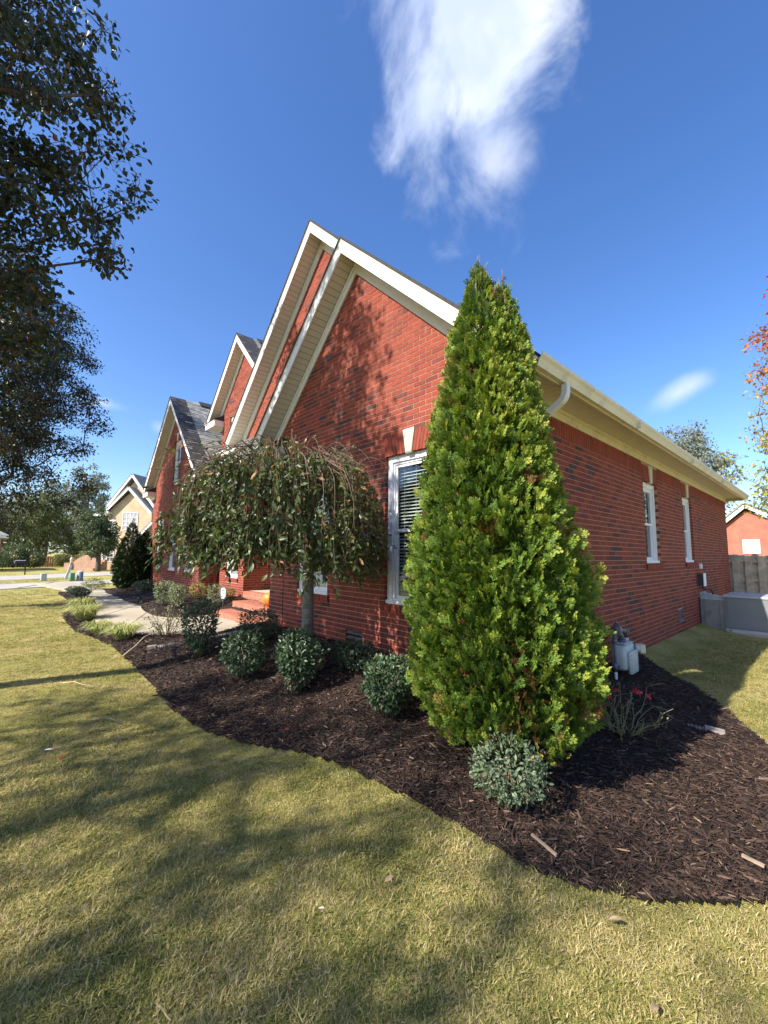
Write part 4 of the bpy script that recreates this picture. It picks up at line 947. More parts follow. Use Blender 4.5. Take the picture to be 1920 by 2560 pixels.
# big arborvitae with two leaders
def spray_template(seed, k=7):
    """a flat fan of fine scale leaf tips"""
    r = np.random.default_rng(seed); V = []; F = []
    def strip(p, ang, l, w):
        c, s_ = math.cos(ang), math.sin(ang); i = len(V); z = (r.random() - .5) * .16
        V.extend([(p[0], p[1], p[2]), (p[0] + c * l * .55 + s_ * w, p[1] + s_ * l * .55 - c * w, p[2] + z * .4), (p[0] + c * l, p[1] + s_ * l, p[2] + z), (p[0] + c * l * .55 - s_ * w, p[1] + s_ * l * .55 + c * w, p[2] + z * .4)])
        F.append((i, i + 1, i + 2, i + 3))
    strip((0, 0, 0), 0, 1.0, .05)
    for i in range(k):
        a = (i + .6) / k; p = (a * .82, 0, 0); sgn = 1 if i % 2 else -1; l = .56 * (1 - .5 * a) * (.75 + .5 * r.random())
        ang = sgn * (.55 + .35 * r.random()); strip(p, ang, l, .058)
        m_ = (p[0] + math.cos(ang) * l * .4, p[1] + math.sin(ang) * l * .4, 0); strip(m_, ang - sgn * .7, l * .55, .05); strip(m_, ang + sgn * .5, l * .45, .05)
    F = np.array(F); ctr = np.array(V)[F].mean(1); dt = .34 * (np.clip(np.hypot(ctr[:, 0], ctr[:, 1] * 1.3), 0, 1) - .58) + .12 * r.normal(size=len(F))
    return np.array(V), [F], dt
SPR = [spray_template(s) for s in (1, 2, 3)]
def arborvitae(name, label, cat, x, y, leaders, mat, n, size, seed, zbase, house_cut=True, rprof=None, k_in=.25):
    """leaders: (dx, dy, top z, profile [(z, radius)]); sprays cover the surface in overlapping tufts"""
    r = np.random.default_rng(seed); g = float(ground_h(x, y)); t_ = thing(name, label, cat, (x, y, g)); mb = MB()
    Z = []; A = []; W = []
    for li, (dx, dy, zt, prof) in enumerate(leaders):
        pr = np.array(prof); zz = np.linspace(zbase, zt, 400); rr = np.interp(zz, pr[:, 0], pr[:, 1]); W.append(rr.sum())
    W = np.array(W) / sum(W)
    for li, (dx, dy, zt, prof) in enumerate(leaders):
        pr = np.array(prof); m_ = int(n * W[li]); zz = np.linspace(zbase, zt, 400); rr = np.interp(zz, pr[:, 0], pr[:, 1]) + .03
        z = np.interp(r.random(m_), np.cumsum(rr) / rr.sum(), zz); a = r.random(m_) * 2 * math.pi
        R0 = np.interp(z, pr[:, 0], pr[:, 1]); dirh = np.stack([np.cos(a), np.sin(a), 0 * a], -1)
        q = np.stack([np.cos(a) * 1.0, np.sin(a) * 1.0, z * 1.35 + li * 9], -1)
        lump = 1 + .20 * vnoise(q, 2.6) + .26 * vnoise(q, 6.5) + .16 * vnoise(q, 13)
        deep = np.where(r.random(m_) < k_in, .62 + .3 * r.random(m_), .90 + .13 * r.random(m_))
        rad = R0 * lump * deep
        fade = ss(zbase, zbase + .5, z); off = np.stack([dx * np.clip((z - zbase) / (zt - zbase), 0, 1) ** .6, dy * np.clip((z - zbase) / (zt - zbase), 0, 1) ** .6, 0 * z], -1)
        P = np.array([x, y, 0]) + off + dirh * rad[:, None]; P[:, 2] = z + .04 * r.normal(size=m_)
        if house_cut: ok = ~((P[:, 0] < .04) & (P[:, 1] > -.04)); P = P[ok]; dirh = dirh[ok]; z = z[ok]; lump = lump[ok]; deep = deep[ok]; a = a[ok]
        m_ = len(P)
        up = .55 + .5 * r.random(m_); D = unit(dirh * (.75 + .3 * r.random(m_))[:, None] + np.array([0, 0, 1]) * up[:, None] + r.normal(size=(m_, 3)) * .33)
        tang = np.stack([-np.sin(a), np.cos(a), 0 * a], -1)
        Nn = unit(tang * (r.random(m_) * 2 - 1)[:, None] * 1.1 + dirh * .75 + np.array([0, 0, .35]) + r.normal(size=(m_, 3)) * .35)
        S = size * (.7 + .6 * r.random(m_)) * np.clip(.65 + 1.1 * np.interp(z, pr[:, 0], pr[:, 1]), .6, 1.0)
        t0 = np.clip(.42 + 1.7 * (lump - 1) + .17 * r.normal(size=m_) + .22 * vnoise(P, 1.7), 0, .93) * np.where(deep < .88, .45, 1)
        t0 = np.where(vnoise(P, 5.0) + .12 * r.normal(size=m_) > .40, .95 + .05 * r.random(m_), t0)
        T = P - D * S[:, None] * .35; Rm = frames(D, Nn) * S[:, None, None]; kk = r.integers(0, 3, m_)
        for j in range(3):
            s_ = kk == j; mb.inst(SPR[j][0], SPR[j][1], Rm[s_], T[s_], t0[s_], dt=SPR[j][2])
    mb.build('foliage', mat, t_, kind='stuff')
    tr = MB()
    for li, (dx, dy, zt, prof) in enumerate(leaders):
        tr.tube([(x, y, g - .05), (x + dx * .5, y + dy * .5, (zbase + zt) * .45), (x + dx * .9, y + dy * .9, zt - .6)], [.05, .035, .006], 7)
    for i in range(420):
        li = i % len(leaders); dx, dy, zt, prof = leaders[li]; pr = np.array(prof); z = zbase + (zt - zbase) * r.random(); a = r.random() * 6.28; R0 = np.interp(z, pr[:, 0], pr[:, 1]) * .85
        f = ((z - zbase) / (zt - zbase)) ** .6; c = np.array([x + dx * f, y + dy * f, z - .15]); e = c + np.array([math.cos(a) * R0, math.sin(a) * R0, .2 + .2 * r.random()])
        if house_cut and e[0] < .06 and e[1] > -.06: continue
        tr.tube([c, (c + e) / 2 - [0, 0, .03], e], [.009, .006, .003], 4)
    tr.build('trunk', M['twig'], t_)
    return t_
pA = [(.28, .42), (.38, .55), (.55, .63), (.9, .675), (1.25, .665), (1.6, .615), (2.1, .515), (2.6, .42), (3.1, .31), (3.45, .245), (3.75, .15), (3.95, .085), (4.14, .01)]
pB = [(.28, .1), (1.2, .3), (2.1, .31), (2.6, .28), (3.1, .215), (3.5, .145), (3.75, .07), (3.93, .01)]
arborvitae('arborvitae', 'tall bright green arborvitae with two tips at the house corner', 'evergreen', .375, -.715, [(-.15, -.09, 4.14, pA), (.02, .02, 3.93, pB)], M['leaf_evergreen'], 26000, .092, 51, .30)
pC = [(.2, .38), (.5, .56), (1.0, .60), (1.5, .50), (2.0, .33), (2.4, .19), (2.85, .01)]; pD = [(.2, .25), (.6, .46), (1.2, .46), (1.7, .36), (2.1, .22), (2.48, .01)]
arborvitae('arborvitae', 'dark twin pointed evergreen at the far end of the left wing', 'evergreen', -16.75, .18, [(-.03, -.05, 2.85, pC), (-.0, .45, 2.48, pD)], M['leaf_dark_evergreen'], 5200, .13, 52, .22, False)

# weeping cherry
def weeping_cherry():
    r = np.random.default_rng(61); x, y = -2.0, -1.05; g = float(ground_h(x, y)); t_ = thing('weeping_cherry', 'small weeping cherry with a drooping umbrella crown in front of the house', 'tree', (x, y, g))
    tr = MB(); tr.tube([(x + .015, y, g - .06), (x + .005, y, .6), (x - .005, y, 1.1), (x - .02, y, 1.6), (x - .04, y - .01, 1.95)], [.078, .070, .066, .064, .06], 14); tr.build('trunk', M['cherry_bark'], t_)
    br = MB(); head = np.array([x - .04, y - .01, 1.9]); LP = []; LD = []
    side_ = np.array([.538, .843, 0]); fwd = np.array([-.843, .538, 0]); cen = np.array([x, y, 0]) - side_ * .27 - fwd * .05
    def dome(ca, sa, q):
        """a point of the umbrella: q = 0 crown top, 1 rim, beyond 1 hanging skirt"""
        rim = 1.20 * (1 - .10 * (ca > 0) * ca); rr = math.sin(min(q, 1) * math.pi / 2); p = cen + side_ * ca * rim * rr + fwd * sa * (.98 if sa < 0 else .86) * rr
        z = 2.04 + (.80 + .16 * float(vnoise(np.array([ca * 1.3, sa * 1.3, 4.0]), 1.6))) * math.cos(min(q, 1) * math.pi / 2) ** .75 - max(0, q - 1) * (1.0 + .5 * float(vnoise(np.array([ca * 1.6, sa * 1.6, 9.0]), 2.0)))
        p = p + np.array([0, 0, z]); p[1] = min(p[1], -.10); return p
    for i in range(90):                                               # limbs arching out and over
        a = r.random() * 2 * math.pi; ca, sa = math.cos(a), math.sin(a); q1 = .45 + .95 * r.random() ** .8
        end = dome(ca, sa, min(q1, 1.55)); k = 12; path = []
        top = dome(ca, sa, q1 * (.25 + .25 * r.random())) + [0, 0, .06 * r.random()]
        for t in np.linspace(0, 1, k):
            if t < .45: u_ = t / .45; path.append(head * (1 - u_) ** 2 + 2 * u_ * (1 - u_) * (head * .6 + top * .4 + [0, 0, .25]) + top * u_ ** 2)
            else: u_ = (t - .45) / .55; path.append(dome(ca, sa, q1 * (.35 + .65 * u_)) * min(1, u_ * 3) + (1 - min(1, u_ * 3)) * (top * (1 - u_) + end * u_))
        path = np.array(path); path[1:] += np.cumsum(r.normal(size=(k - 1, 3)) * .012, 0); path[:, 1] = np.minimum(path[:, 1], -.07)
        br.tube(path, np.linspace(.010, .0016, k), 5)
    for i in range(26):                                               # bare whips standing out of the top
        a = r.random() * 2 * math.pi; p0 = dome(math.cos(a), math.sin(a), .25 + .5 * r.random()); o_ = side_ * math.cos(a) + fwd * math.sin(a)
        t = np.linspace(0, 1, 9)[:, None]; w = p0 + o_ * (.5 * t) + np.array([0, 0, 1.0]) * (.62 * t * (1 - t) * (.5 + r.random()) - .25 * t ** 2); w[:, 1] = np.minimum(w[:, 1], -.07); br.tube(w, np.linspace(.005, .0015, 9), 4)
        for q in range(3): LP.append(w[int(r.integers(3, 9))]); LD.append(o_)
    ns = 1750
    for i in range(ns):                                               # leafy drooping sprigs over the whole umbrella
        a = r.random() * 2 * math.pi; ca, sa = math.cos(a), math.sin(a); skirt = .20 + .24 * r.random() + (.18 if ca > .3 else .06)
        q = r.random() ** .62 * (1 + skirt) if r.random() < .8 else 1 + skirt * r.random()
        lump = 1 + .36 * float(vnoise(np.array([ca * 2, sa * 2, q * 1.6]), 1.5)); depth = (1 - .45 * r.random() ** 2.0) * lump
        p = dome(ca, sa, q); p = np.array([cen[0], cen[1], 1.75]) + (p - [cen[0], cen[1], 1.75]) * [depth, depth, .5 + .5 * depth]; p[1] = min(p[1], -.10)
        o_ = side_ * ca + fwd * sa; d = unit(o_ * (.55 - .3 * min(q, 1.4) + .25 * r.normal()) + np.array([-sa * o_[0], ca, 0]) * .25 * r.normal() + np.array([0, 0, -.35 - .5 * min(q, 1.2)])); l = .16 + .22 * r.random()
        t = np.linspace(0, 1, 5)[:, None]; w = p + d * l * (t - .4) + np.array([0, 0, -1.0]) * (.10 * t ** 2); w[:, 1] = np.minimum(w[:, 1], -.07); br.tube(w, np.linspace(.0032, .0012, 5), 3, cap=False)
        for j in range(9):
            f = r.random() * 3.99; jj = int(f); LP.append(w[jj] * (1 - f % 1) + w[jj + 1] * (f % 1)); LD.append(d)
    br.build('branch', M['twig'], t_, kind='stuff')
    LP = np.array(LP); LD = np.array(LD); n = len(LP)
    keep = r.random(n) < 1 - .35 * ss(2.6, 2.95, LP[:, 2]); LP = LP[keep]; LD = LD[keep]; n = len(LP)
    out = unit((LP - cen - [0, 0, 1.9]) * [1, 1, .4])
    D = unit(LD * .35 + np.array([0, 0, -.30]) + out * .2 + r.normal(size=(n, 3)) * .62); Nn = r.normal(size=(n, 3)) * .8 + out * .9 + [0, 0, .3]
    S = .080 * (.6 + .6 * r.random(n)); S = S * np.where(LP[:, 2] > 2.6, .75, 1)
    T = r.beta(2.2, 2.8, n) * .84; T = np.where(r.random(n) < .045 + .10 * (LP[:, 2] > 2.3), .86 + .14 * r.random(n), T)
    vis = np.argsort(np.linalg.norm(LP - CAM, axis=1)); a, b = vis[:280], vis[280:]
    single_leaves(t_, LP[a], D[a], Nn[a], S[a], T[a], M['leaf_cherry'], len(a))
    mb = MB(); scatter_leaves(mb, LP[b], D[b], Nn[b], S[b], T[b], LEAF_V2, LEAF_F2); mb.build('foliage', M['leaf_cherry'], t_, kind='stuff')
weeping_cherry()

# broad leaved trees grown from a trunk towards clusters of leaves
def tree(name, label, cat, base, trunk_h, center, radii, nclus, leaves, leaf, mat, seed, bark='bark', r0=.11, clus_r=.28, group=None, singles=0, shell=.55, bounds=None, tv=(LEAF_V, LEAF_F), lean=(0, 0), tintf=None, dens=None, taper=0.0):
    r = np.random.default_rng(seed); base = np.array(base, float); c = np.array(center, float); R = np.array(radii, float)
    t_ = thing(name, label, cat, tuple(base), group)
    d = randdir(nclus, r); q = d * (shell + (1 - shell) * r.random((nclus, 1)) ** .6) * np.where(r.random((nclus, 1)) < .25, .6, 1)
    if taper: q[:, :2] *= (1 - taper * np.clip((q[:, 2:3] + 1) / 2, 0, 1))
    w = 1 + .35 * vnoise(d + seed, 2.0)
    C = c + q * R * w[:, None]
    if bounds is not None: C = C[bounds(C)]
    C = C[C[:, 2] > base[2] + .5]
    trunk = np.array([base + np.array([lean[0] * s_, lean[1] * s_, trunk_h * s_]) for s_ in np.linspace(0, 1, 7)])
    top = np.array([c[0], c[1], c[2] + R[2] * .45]); ext = np.array([trunk[-1] * (1 - s_) + top * s_ + r.normal(size=3) * .05 for s_ in np.linspace(.17, 1, 6)])
    nodes = [*trunk[3:], *ext]; par = [-1] + list(range(len(nodes) - 1)); root_d = [np.linalg.norm(nd - trunk[-1]) if i > 3 else 0 for i, nd in enumerate(nodes)]
    order_ = np.argsort(np.linalg.norm(C - trunk[-1], axis=1)); nodes = list(nodes); clus = []
    for i in order_:
        p = C[i]; A = np.array(nodes); dist = np.linalg.norm(A - p, axis=1) + .25 * np.array(root_d) + np.where(A[:, 2] > p[2] + .25, .5, 0)
        j = int(np.argmin(dist)); seg = p - A[j]; l = np.linalg.norm(seg); m_ = max(1, int(l / .45)); last = j
        for s_ in range(1, m_ + 1):
            f = s_ / m_; pt = A[j] + seg * f + (np.array([0, 0, .14 * l]) * math.sin(f * math.pi) + r.normal(size=3) * .035 * l * (f < 1)); nodes.append(pt); par.append(last); root_d.append(root_d[last] + l / m_); last = len(nodes) - 1
        clus.append(last)
    nodes = np.array(nodes); cnt = np.zeros(len(nodes)); 
    for i in clus: cnt[i] += 1
    for i in range(len(nodes) - 1, 0, -1):
        if par[i] >= 0: cnt[par[i]] += cnt[i]
    rad = np.maximum(r0 * (cnt / cnt.max()) ** .5, .0065)
    tr = MB(); tr.tube(trunk, np.linspace(r0 * 1.25, r0, 7), 10)
    tr.build('trunk', M[bark], t_)
    br = MB()
    for i in range(1, len(nodes)):
        p = par[i]; a = min(rad[p], rad[i] * 1.5 + .002); k = 7 if rad[i] > .03 else (5 if rad[i] > .012 else 3)
        br.tube([nodes[p], nodes[i]], [a, rad[i]], k, cap=False)
    CP = nodes[clus]; n = len(CP) * leaves; cc = np.repeat(CP, leaves, 0)
    P = cc + randdir(n, r) * (clus_r * r.random(n) ** .5)[:, None] * [1, 1, .8]
    tw = r.choice(n, min(n, len(CP) * max(3, leaves // 4)), replace=False)
    for i in tw: br.tube([cc[i], (cc[i] + P[i]) / 2 + r.normal(size=3) * .03, P[i]], [.0055, .0040, .0022], 3, cap=False)
    br.build('branch', M[bark], t_, kind='stuff')
    D = unit(unit(P - cc) * .5 + np.array([0, 0, -.55]) + r.normal(size=(n, 3)) * .55); Nn = r.normal(size=(n, 3)) + [0, 0, .6]
    S = leaf * (.6 + .7 * r.random(n)); T = np.clip(r.beta(2.1, 2.6, n) + .0, 0, 1)
    T = tintf(P, r) if tintf else np.where(r.random(n) < .02, .94 + .06 * r.random(n), T * .93)
    b = np.arange(n)
    if singles:
        x_, y_, z_ = project(P); vis = (z_ > 0) & (x_ > 0) & (x_ < 1920) & (y_ > 0) & (y_ < 2560); o_ = np.argsort(np.where(vis, z_, 1e9)); a = o_[:singles]; b = o_[singles:]
        single_leaves(t_, P[a], D[a], Nn[a], S[a], T[a], mat, len(a))
    mb = MB(); scatter_leaves(mb, P[b], D[b], Nn[b], S[b], T[b], *tv); mb.build('foliage', mat, t_, kind='stuff')
    return t_
tree('pear_tree', 'dark pear tree overhanging the upper left corner close to the camera', 'tree', (-5.1, -5.8, 0), 2.4, (-4.9, -5.35, 7.2), (2.3, 2.6, 3.7), 760, 46, .090, M['leaf_pear'], 71, r0=.15, clus_r=.30, singles=250, tv=(LEAF_W, LEAF_F))
tree('pear_tree', 'dark spreading pear tree on the lawn before the left wing', 'tree', (-14.6, -4.6, 0), 1.9, (-14.6, -4.25, 6.5), (3.2, 3.55, 4.7), 850, 78, .082, M['leaf_pear'], 72, r0=.15, clus_r=.40, shell=.35, taper=.5)
tree('pear_tree', 'pear tree on the front lawn behind the camera, casting dappled shade', 'tree', (2.3, -12.3, 0), 2.2, (2.3, -12.1, 5.8), (3.2, 2.7, 3.2), 210, 52, .085, M['leaf_pear'], 73, r0=.13, clus_r=.36)
tree('pear_tree', 'second pear tree on the front lawn left of the camera, shading the grass', 'tree', (-2.4, -11.6, 0), 2.2, (-2.4, -11.4, 6.2), (3.0, 2.6, 3.4), 220, 54, .085, M['leaf_pear'], 74, r0=.14, clus_r=.36)
def maple_t(P, r):
    z = (P[:, 2] - 2.0) / 10.0; return np.clip(z * .95 + .10 * r.normal(size=len(P)) + .12 * vnoise(P, .8), 0, 1)
tree('maple_tree', 'autumn maple turning red at the top behind the house corner', 'tree', (3.4, 17.2, 0), 2.2, (3.2, 17.0, 7.4), (4.4, 3.4, 7.2), 560, 50, .13, M['leaf_maple'], 75, r0=.15, clus_r=.5, taper=.55, tintf=maple_t)
tree('oak_tree', 'dark tree top showing above the right roof edge', 'tree', (-5.4, 33, 0), 4, (-5.2, 33, 7.6), (3.3, 3, 4.0), 200, 50, .2, M['leaf_far_grey'], 76, r0=.2, clus_r=.7, taper=.3)
# trees across the street, left of the beige house
for k, (nm, lab, b, th, c, R, nc, lv, lf, mt) in enumerate((
    ('holly_tree', 'dense green two stemmed holly tree beside the beige house', (-40, 2.5, 0), 1.1, (-40, 2.4, 3.1), (1.5, 1.5, 2.2), 150, 60, .16, 'leaf_far_dark'),
    ('pine_tree', 'tall greyish tree standing behind the holly tree', (-60, 4.2, 0), 4, (-60, 3.8, 7.8), (3.2, 3.0, 5.0), 170, 40, .28, 'leaf_far_grey'),
    ('shade_tree', 'pale green tree over the middle of the cedar fence', (-63, -.2, 0), 2, (-63, -.2, 5.2), (3.6, 3.4, 4.2), 200, 40, .26, 'leaf_far'),
    ('shade_tree', 'yellow green tree behind the dark fence at far left', (-64, -4.4, 0), 2, (-64, -4.6, 4.6), (3.4, 2.8, 4.0), 180, 40, .26, 'leaf_far'),
    ('shade_tree', 'tall distant tree filling the gap left of the grey tree', (-74, 1.2, 0), 3, (-74, 1.0, 7.0), (4.0, 4.6, 5.0), 170, 40, .34, 'leaf_far_grey'),
    ('shade_tree', 'low olive tree between the cedar fence and the beige house', (-62, 3.6, 0), 1.4, (-62, 3.4, 3.2), (2.0, 2.2, 2.6), 110, 40, .24, 'leaf_far'))):
    tree(nm, lab, 'tree', b, th, c, R, nc, lv, lf, M[mt], 80 + k, r0=.17, clus_r=.55 if k else .36, shell=.3)
r_ = np.random.default_rng(97); mb = MB(); n_ = 9000; yy_ = -70 + 160 * r_.random(n_); top = 6.5 + 3.5 * vnoise(np.stack([yy_, 0 * yy_, 0 * yy_], -1), .16) + 1.5 * vnoise(np.stack([yy_, 0 * yy_, 0 * yy_ + 5], -1), .6)
P_ = np.stack([-118 - 6 * r_.random(n_), yy_, top * r_.random(n_) ** .7], -1); scatter_leaves(mb, P_, randdir(n_, r_), randdir(n_, r_) + [1, 0, .5], 1.1 * (.6 + .7 * r_.random(n_)), r_.beta(2, 2, n_)); o = mb.build('far_wood', M['leaf_far_grey'], kind='stuff'); o['label'] = 'hazy line of far trees along the horizon'
shrub('bush', 'dark round bush in front of the dark fence', 'bush', -51.5, -2.6, .9, 1.25, None, 2.2, M['leaf_far_dark'], 1500, .22, 2.2, .1, .25, 91)
shrub('bush', 'dark green bush at the left end of the cedar fence', 'bush', -51.0, -1.1, .7, .95, None, 1.35, M['leaf_far_dark'], 1000, .2, 2.2, .1, .25, 92)
shrub('bush', 'grey green bush growing over the middle of the cedar fence', 'bush', -53.0, 1.25, .6, .8, None, 1.35, M['leaf_far'], 900, .2, 2.0, .3, .3, 93)
shrub('bush', 'leafy bush at the right end of the cedar fence', 'bush', -52.5, 3.1, .6, .8, None, 1.6, M['leaf_far'], 900, .2, 2.0, .1, .3, 94)
shrub('bush', 'low green bush beside the red house at the far left edge', 'bush', -43.0, -3.9, .8, .9, None, 1.7, M['leaf_far_dark'], 900, .2, 2.2, .1, .2, 95)
shrub('bush', 'pale yellow bush by the beige house stair', 'bush', -40.2, 4.15, .55, .6, None, 1.35, M['leaf_yellow'], 700, .16, 2.2, .1, .2, 96)

# ------------------------------------------------------------------ gas meter on its riser
gm = thing('gas_meter', 'white gas meter on a grey riser pipe against the side wall', 'gas meter', (.25, 2.2, .1))
mb = MB(); mb.tube([(.25, 1.965, .02), (.25, 1.965, .20)], .017, 10); mb.build('riser_sleeve', M['post_white'], gm)
mb = MB(); mb.tube([(.25, 1.965, .2), (.25, 1.965, .60)], .0165, 10); mb.build('riser_pipe', M['meter_pipe'], gm)
mb = MB(); mb.tube([(.25, 1.965, .23), (.25, 1.965, .25), (.25, 1.965, .29), (.25, 1.965, .31)], [.024, .032, .032, .024], 10); mb.tube([(.25, 1.92, .27), (.25, 2.015, .27)], .016, 8); mb.box((.262, 1.955, .255), (.30, 1.975, .285)); mb.build('shutoff_valve', M['meter_pipe'], gm)
mb = MB(); mb.tube([(.25, 1.965, .55), (.25, 1.965, .60)], .025, 10); mb.tube([(.25, 1.965, .595), (.25, 1.965, .665)], .021, 10)
mb.tube([(.25, 1.93, .655), (.25, 2.08, .655)], .026, 10); mb.build('fitting', M['meter_pipe'], gm)
mb = MB()                                           # regulator: a round diaphragm case with a spring barrel
c = np.array([.25, 2.06, .70]); ax = np.array([.55, .80, -.12]); ax /= np.linalg.norm(ax)
mb.tube([c - ax * .045, c - ax * .035, c - ax * .012, c - ax * .005, c + ax * .005, c + ax * .012, c + ax * .04, c + ax * .05], [.03, .052, .07, .083, .083, .07, .05, .03], 18)
mb.build('regulator', M['steel'], gm)
mb = MB(); mb.tube([c + ax * .045, c + ax * .13], .027, 12); mb.tube([c + ax * .13, c + ax * .145], .030, 12); mb.tube([c + np.array([0, 0, .07]), c + np.array([0, 0, .105])], .016, 8); mb.build('spring_barrel', M['steel'], gm)
mb = MB(); mb.tube([(.25, 2.05, .64), (.25, 2.14, .64), (.25, 2.19, .63), (.25, 2.215, .60), (.25, 2.22, .53)], [.024, .024, .026, .027, .027], 10); mb.tube([(.25, 2.22, .575), (.25, 2.22, .59)], .04, 10); mb.tube([(.25, 2.22, .53), (.25, 2.22, .56)], .045, 10); mb.build('outlet_elbow', M['meter_pipe'], gm)
mb = MB(); mb.tube([(.20, 1.95, .66), (.13, 1.93, .665), (.09, 1.92, .655), (.075, 1.91, .62), (.075, 1.91, .50), (.075, 1.91, .46), (.06, 1.87, .445), (-.01, 1.84, .445)], [.024, .024, .026, .026, .023, .027, .027, .024], 10); mb.tube([(.12, 1.925, .665), (.10, 1.92, .66)], .032, 10); mb.tube([(.075, 1.905, .475), (.075, 1.91, .455)], .031, 10); mb.tube([(.06, 1.88, .445), (.03, 1.855, .445)], .031, 10); mb.build('rusty_supply_pipe', M['rust_pipe'], gm)
mb = MB()                                           # meter body: rounded canister with a domed front and a flange seam
prof = [(-.01, .205), (.03, .175), (.10, .165), (.18, .165), (.25, .175), (.31, .20)]
def rbox(mb, x0, x1, y0, y1, z0, z1, r, n=5, mi=0):
    P = []
    for cx, cyy, a0 in ((x1 - r, y1 - r, 0), (x0 + r, y1 - r, 90), (x0 + r, y0 + r, 180), (x1 - r, y0 + r, 270)):
        for i in range(n + 1): a = math.radians(a0 + 90 * i / n); P.append((cx + r * math.cos(a), cyy + r * math.sin(a)))
    k = len(P); zs = [z0, z0 + r * .35, z0 + r * .8, z1 - r * .8, z1 - r * .35, z1]; sc = [.72, .93, 1, 1, .93, .72]; mx, my = (x0 + x1) / 2, (y0 + y1) / 2
    V = [(mx + (px - mx) * s_, my + (py - my) * s_, z) for z, s_ in zip(zs, sc) for px, py in P]
    F = [(i * k + j, i * k + (j + 1) % k, (i + 1) * k + (j + 1) % k, (i + 1) * k + j) for i in range(5) for j in range(k)]
    mb.add(V, F, .5, mi, True); mb.add(V[-k:], [tuple(range(k))], .5, mi); mb.add(V[:k], [tuple(range(k))[::-1]], .5, mi)
rbox(mb, .155, .335, 2.07, 2.46, .195, .505, .05); mb.build('meter_body', M['meter_white'], gm)
mb = MB(); rbox(mb, .336, .372, 2.13, 2.42, .155, .43, .016); mb.build('diaphragm_cover', M['meter_white'], gm)
mb = MB(); rbox(mb, .16, .33, 2.11, 2.42, .506, .53, .02); mb.tube([(.25, 2.22, .525), (.25, 2.22, .55)], .04, 12); mb.tube([(.25, 2.37, .525), (.25, 2.37, .565)], .034, 12); mb.build('meter_top', M['meter_white'], gm)
mb = MB()
for z in (.19, .24, .29, .34, .39):
    for y in (2.15, 2.40): mb.tube([(.372, y, z), (.380, y, z)], .006, 6)
mb.build('bolt', M['steel'], gm, kind='stuff')
mb = MB(); mb.tube([(.33, 2.43, .44), (.385, 2.46, .44)], .055, 14); mb.build('index_housing', M['meter_white'], gm)
mb = MB(); mb.obox((.41, 2.47, .44), (.025, .012, 0), (-.02, .045, 0), (0, 0, .05)); mb.build('index_window', M['dial'], gm)
mb = MB(); mb.tube([(.25, 2.37, .56), (.25, 2.37, .60), (.20, 2.36, .635), (.10, 2.36, .64), (-.01, 2.36, .64)], .022, 8); mb.build('outlet_pipe', M['rust_pipe'], gm)

# ------------------------------------------------------------------ heat pump with its duct, disconnect box, conduit
hv = thing('heat_pump', 'grey metal packaged heat pump unit on the lawn beside the side wall', 'heat pump', (1.3, 8.6, 0))
mb = MB(); mb.box((.40, 7.86, -.06), (2.35, 9.15, .035)); mb.build('pad', M['walk'], hv)
mb = MB(); mb.box((.455, 7.925, .036), (2.29, 9.08, .095)); mb.build('base_rail', M['hvac_top'], hv)
mb = MB(); mb.box((.45, 7.94, .096), (2.28, 9.06, .765)); mb.build('cabinet', M['hvac_grey'], hv)
mb = MB(); mb.box((.50, 7.931, .125), (1.42, 7.9395, .735)); mb.build('side_panel', M['hvac_grey'], hv)
mb = MB(); mb.box((1.44, 7.931, .125), (2.25, 7.9395, .735)); mb.build('side_panel', M['hvac_grey'], hv)
mb = MB(); mb.box((.43, 7.92, .766), (2.30, 9.08, .81)); mb.build('top_cover', M['hvac_top'], hv)
mb = MB(); mb.lathe([(.30, .811), (.30, .845), (.27, .85), (.26, .82)], 24, (1.75, 8.5, 0)); mb.build('fan_ring', M['hvac_top'], hv)
mb = MB()
for k in range(12): a = k * math.pi / 12; mb.tube([(1.75 - .26 * math.cos(a), 8.5 - .26 * math.sin(a), .835), (1.75 + .26 * math.cos(a), 8.5 + .26 * math.sin(a), .835)], .004, 4)
mb.build('fan_guard', M['black_plastic'], hv)
mb = MB(); mb.tube([(.53, 7.93, .065), (.53, 7.915, .065)], .016, 8); mb.build('drain_port', M['black_plastic'], hv)
mb = MB(); mb.box((.012, 7.965, -.03), (.449, 8.62, .70)); mb.build('duct_box', M['steel'], hv)
mb = MB()
for x0 in (.095, .365): mb.box((x0, 7.945, -.02), (x0 + .018, 7.9645, .695))
mb.build('duct_seam', M['steel'], hv)
mb = MB(); V = [(.010, 7.95, .701), (.449, 7.95, .701), (.449, 8.63, .715), (.010, 8.63, .80)]
mb.add(V + [(a, b, c_ - .012) for a, b, c_ in V], [(0, 1, 2, 3), (7, 6, 5, 4), (0, 4, 5, 1), (3, 2, 6, 7), (1, 5, 6, 2), (0, 3, 7, 4)]); mb.build('duct_lid', M['keystone'], hv)
mb = MB(); mb.box((.006, 8.02, .72), (.02, 8.60, .83)); mb.build('duct_flashing', M['steel'], hv)
db = thing('disconnect_box', 'dark grey electrical box with white side on the wall above the duct', 'electrical box', (.06, 8.2, 1.0))
mb = MB(); mb.box((.007, 7.93, .985), (.115, 8.12, 1.245)); mb.build('box', M['black_plastic'], db)
mb = MB(); mb.box((.116, 7.915, .975), (.13, 8.135, 1.26)); mb.build('cover', M['sign_white'], db)
mb = MB(); mb.tube([(.07, 8.03, .984), (.07, 8.03, .93), (.09, 8.07, .90), (.14, 8.25, .90), (.18, 8.34, .87), (.20, 8.37, .78)], .016, 7); mb.build('conduit', M['rust_pipe'], db)
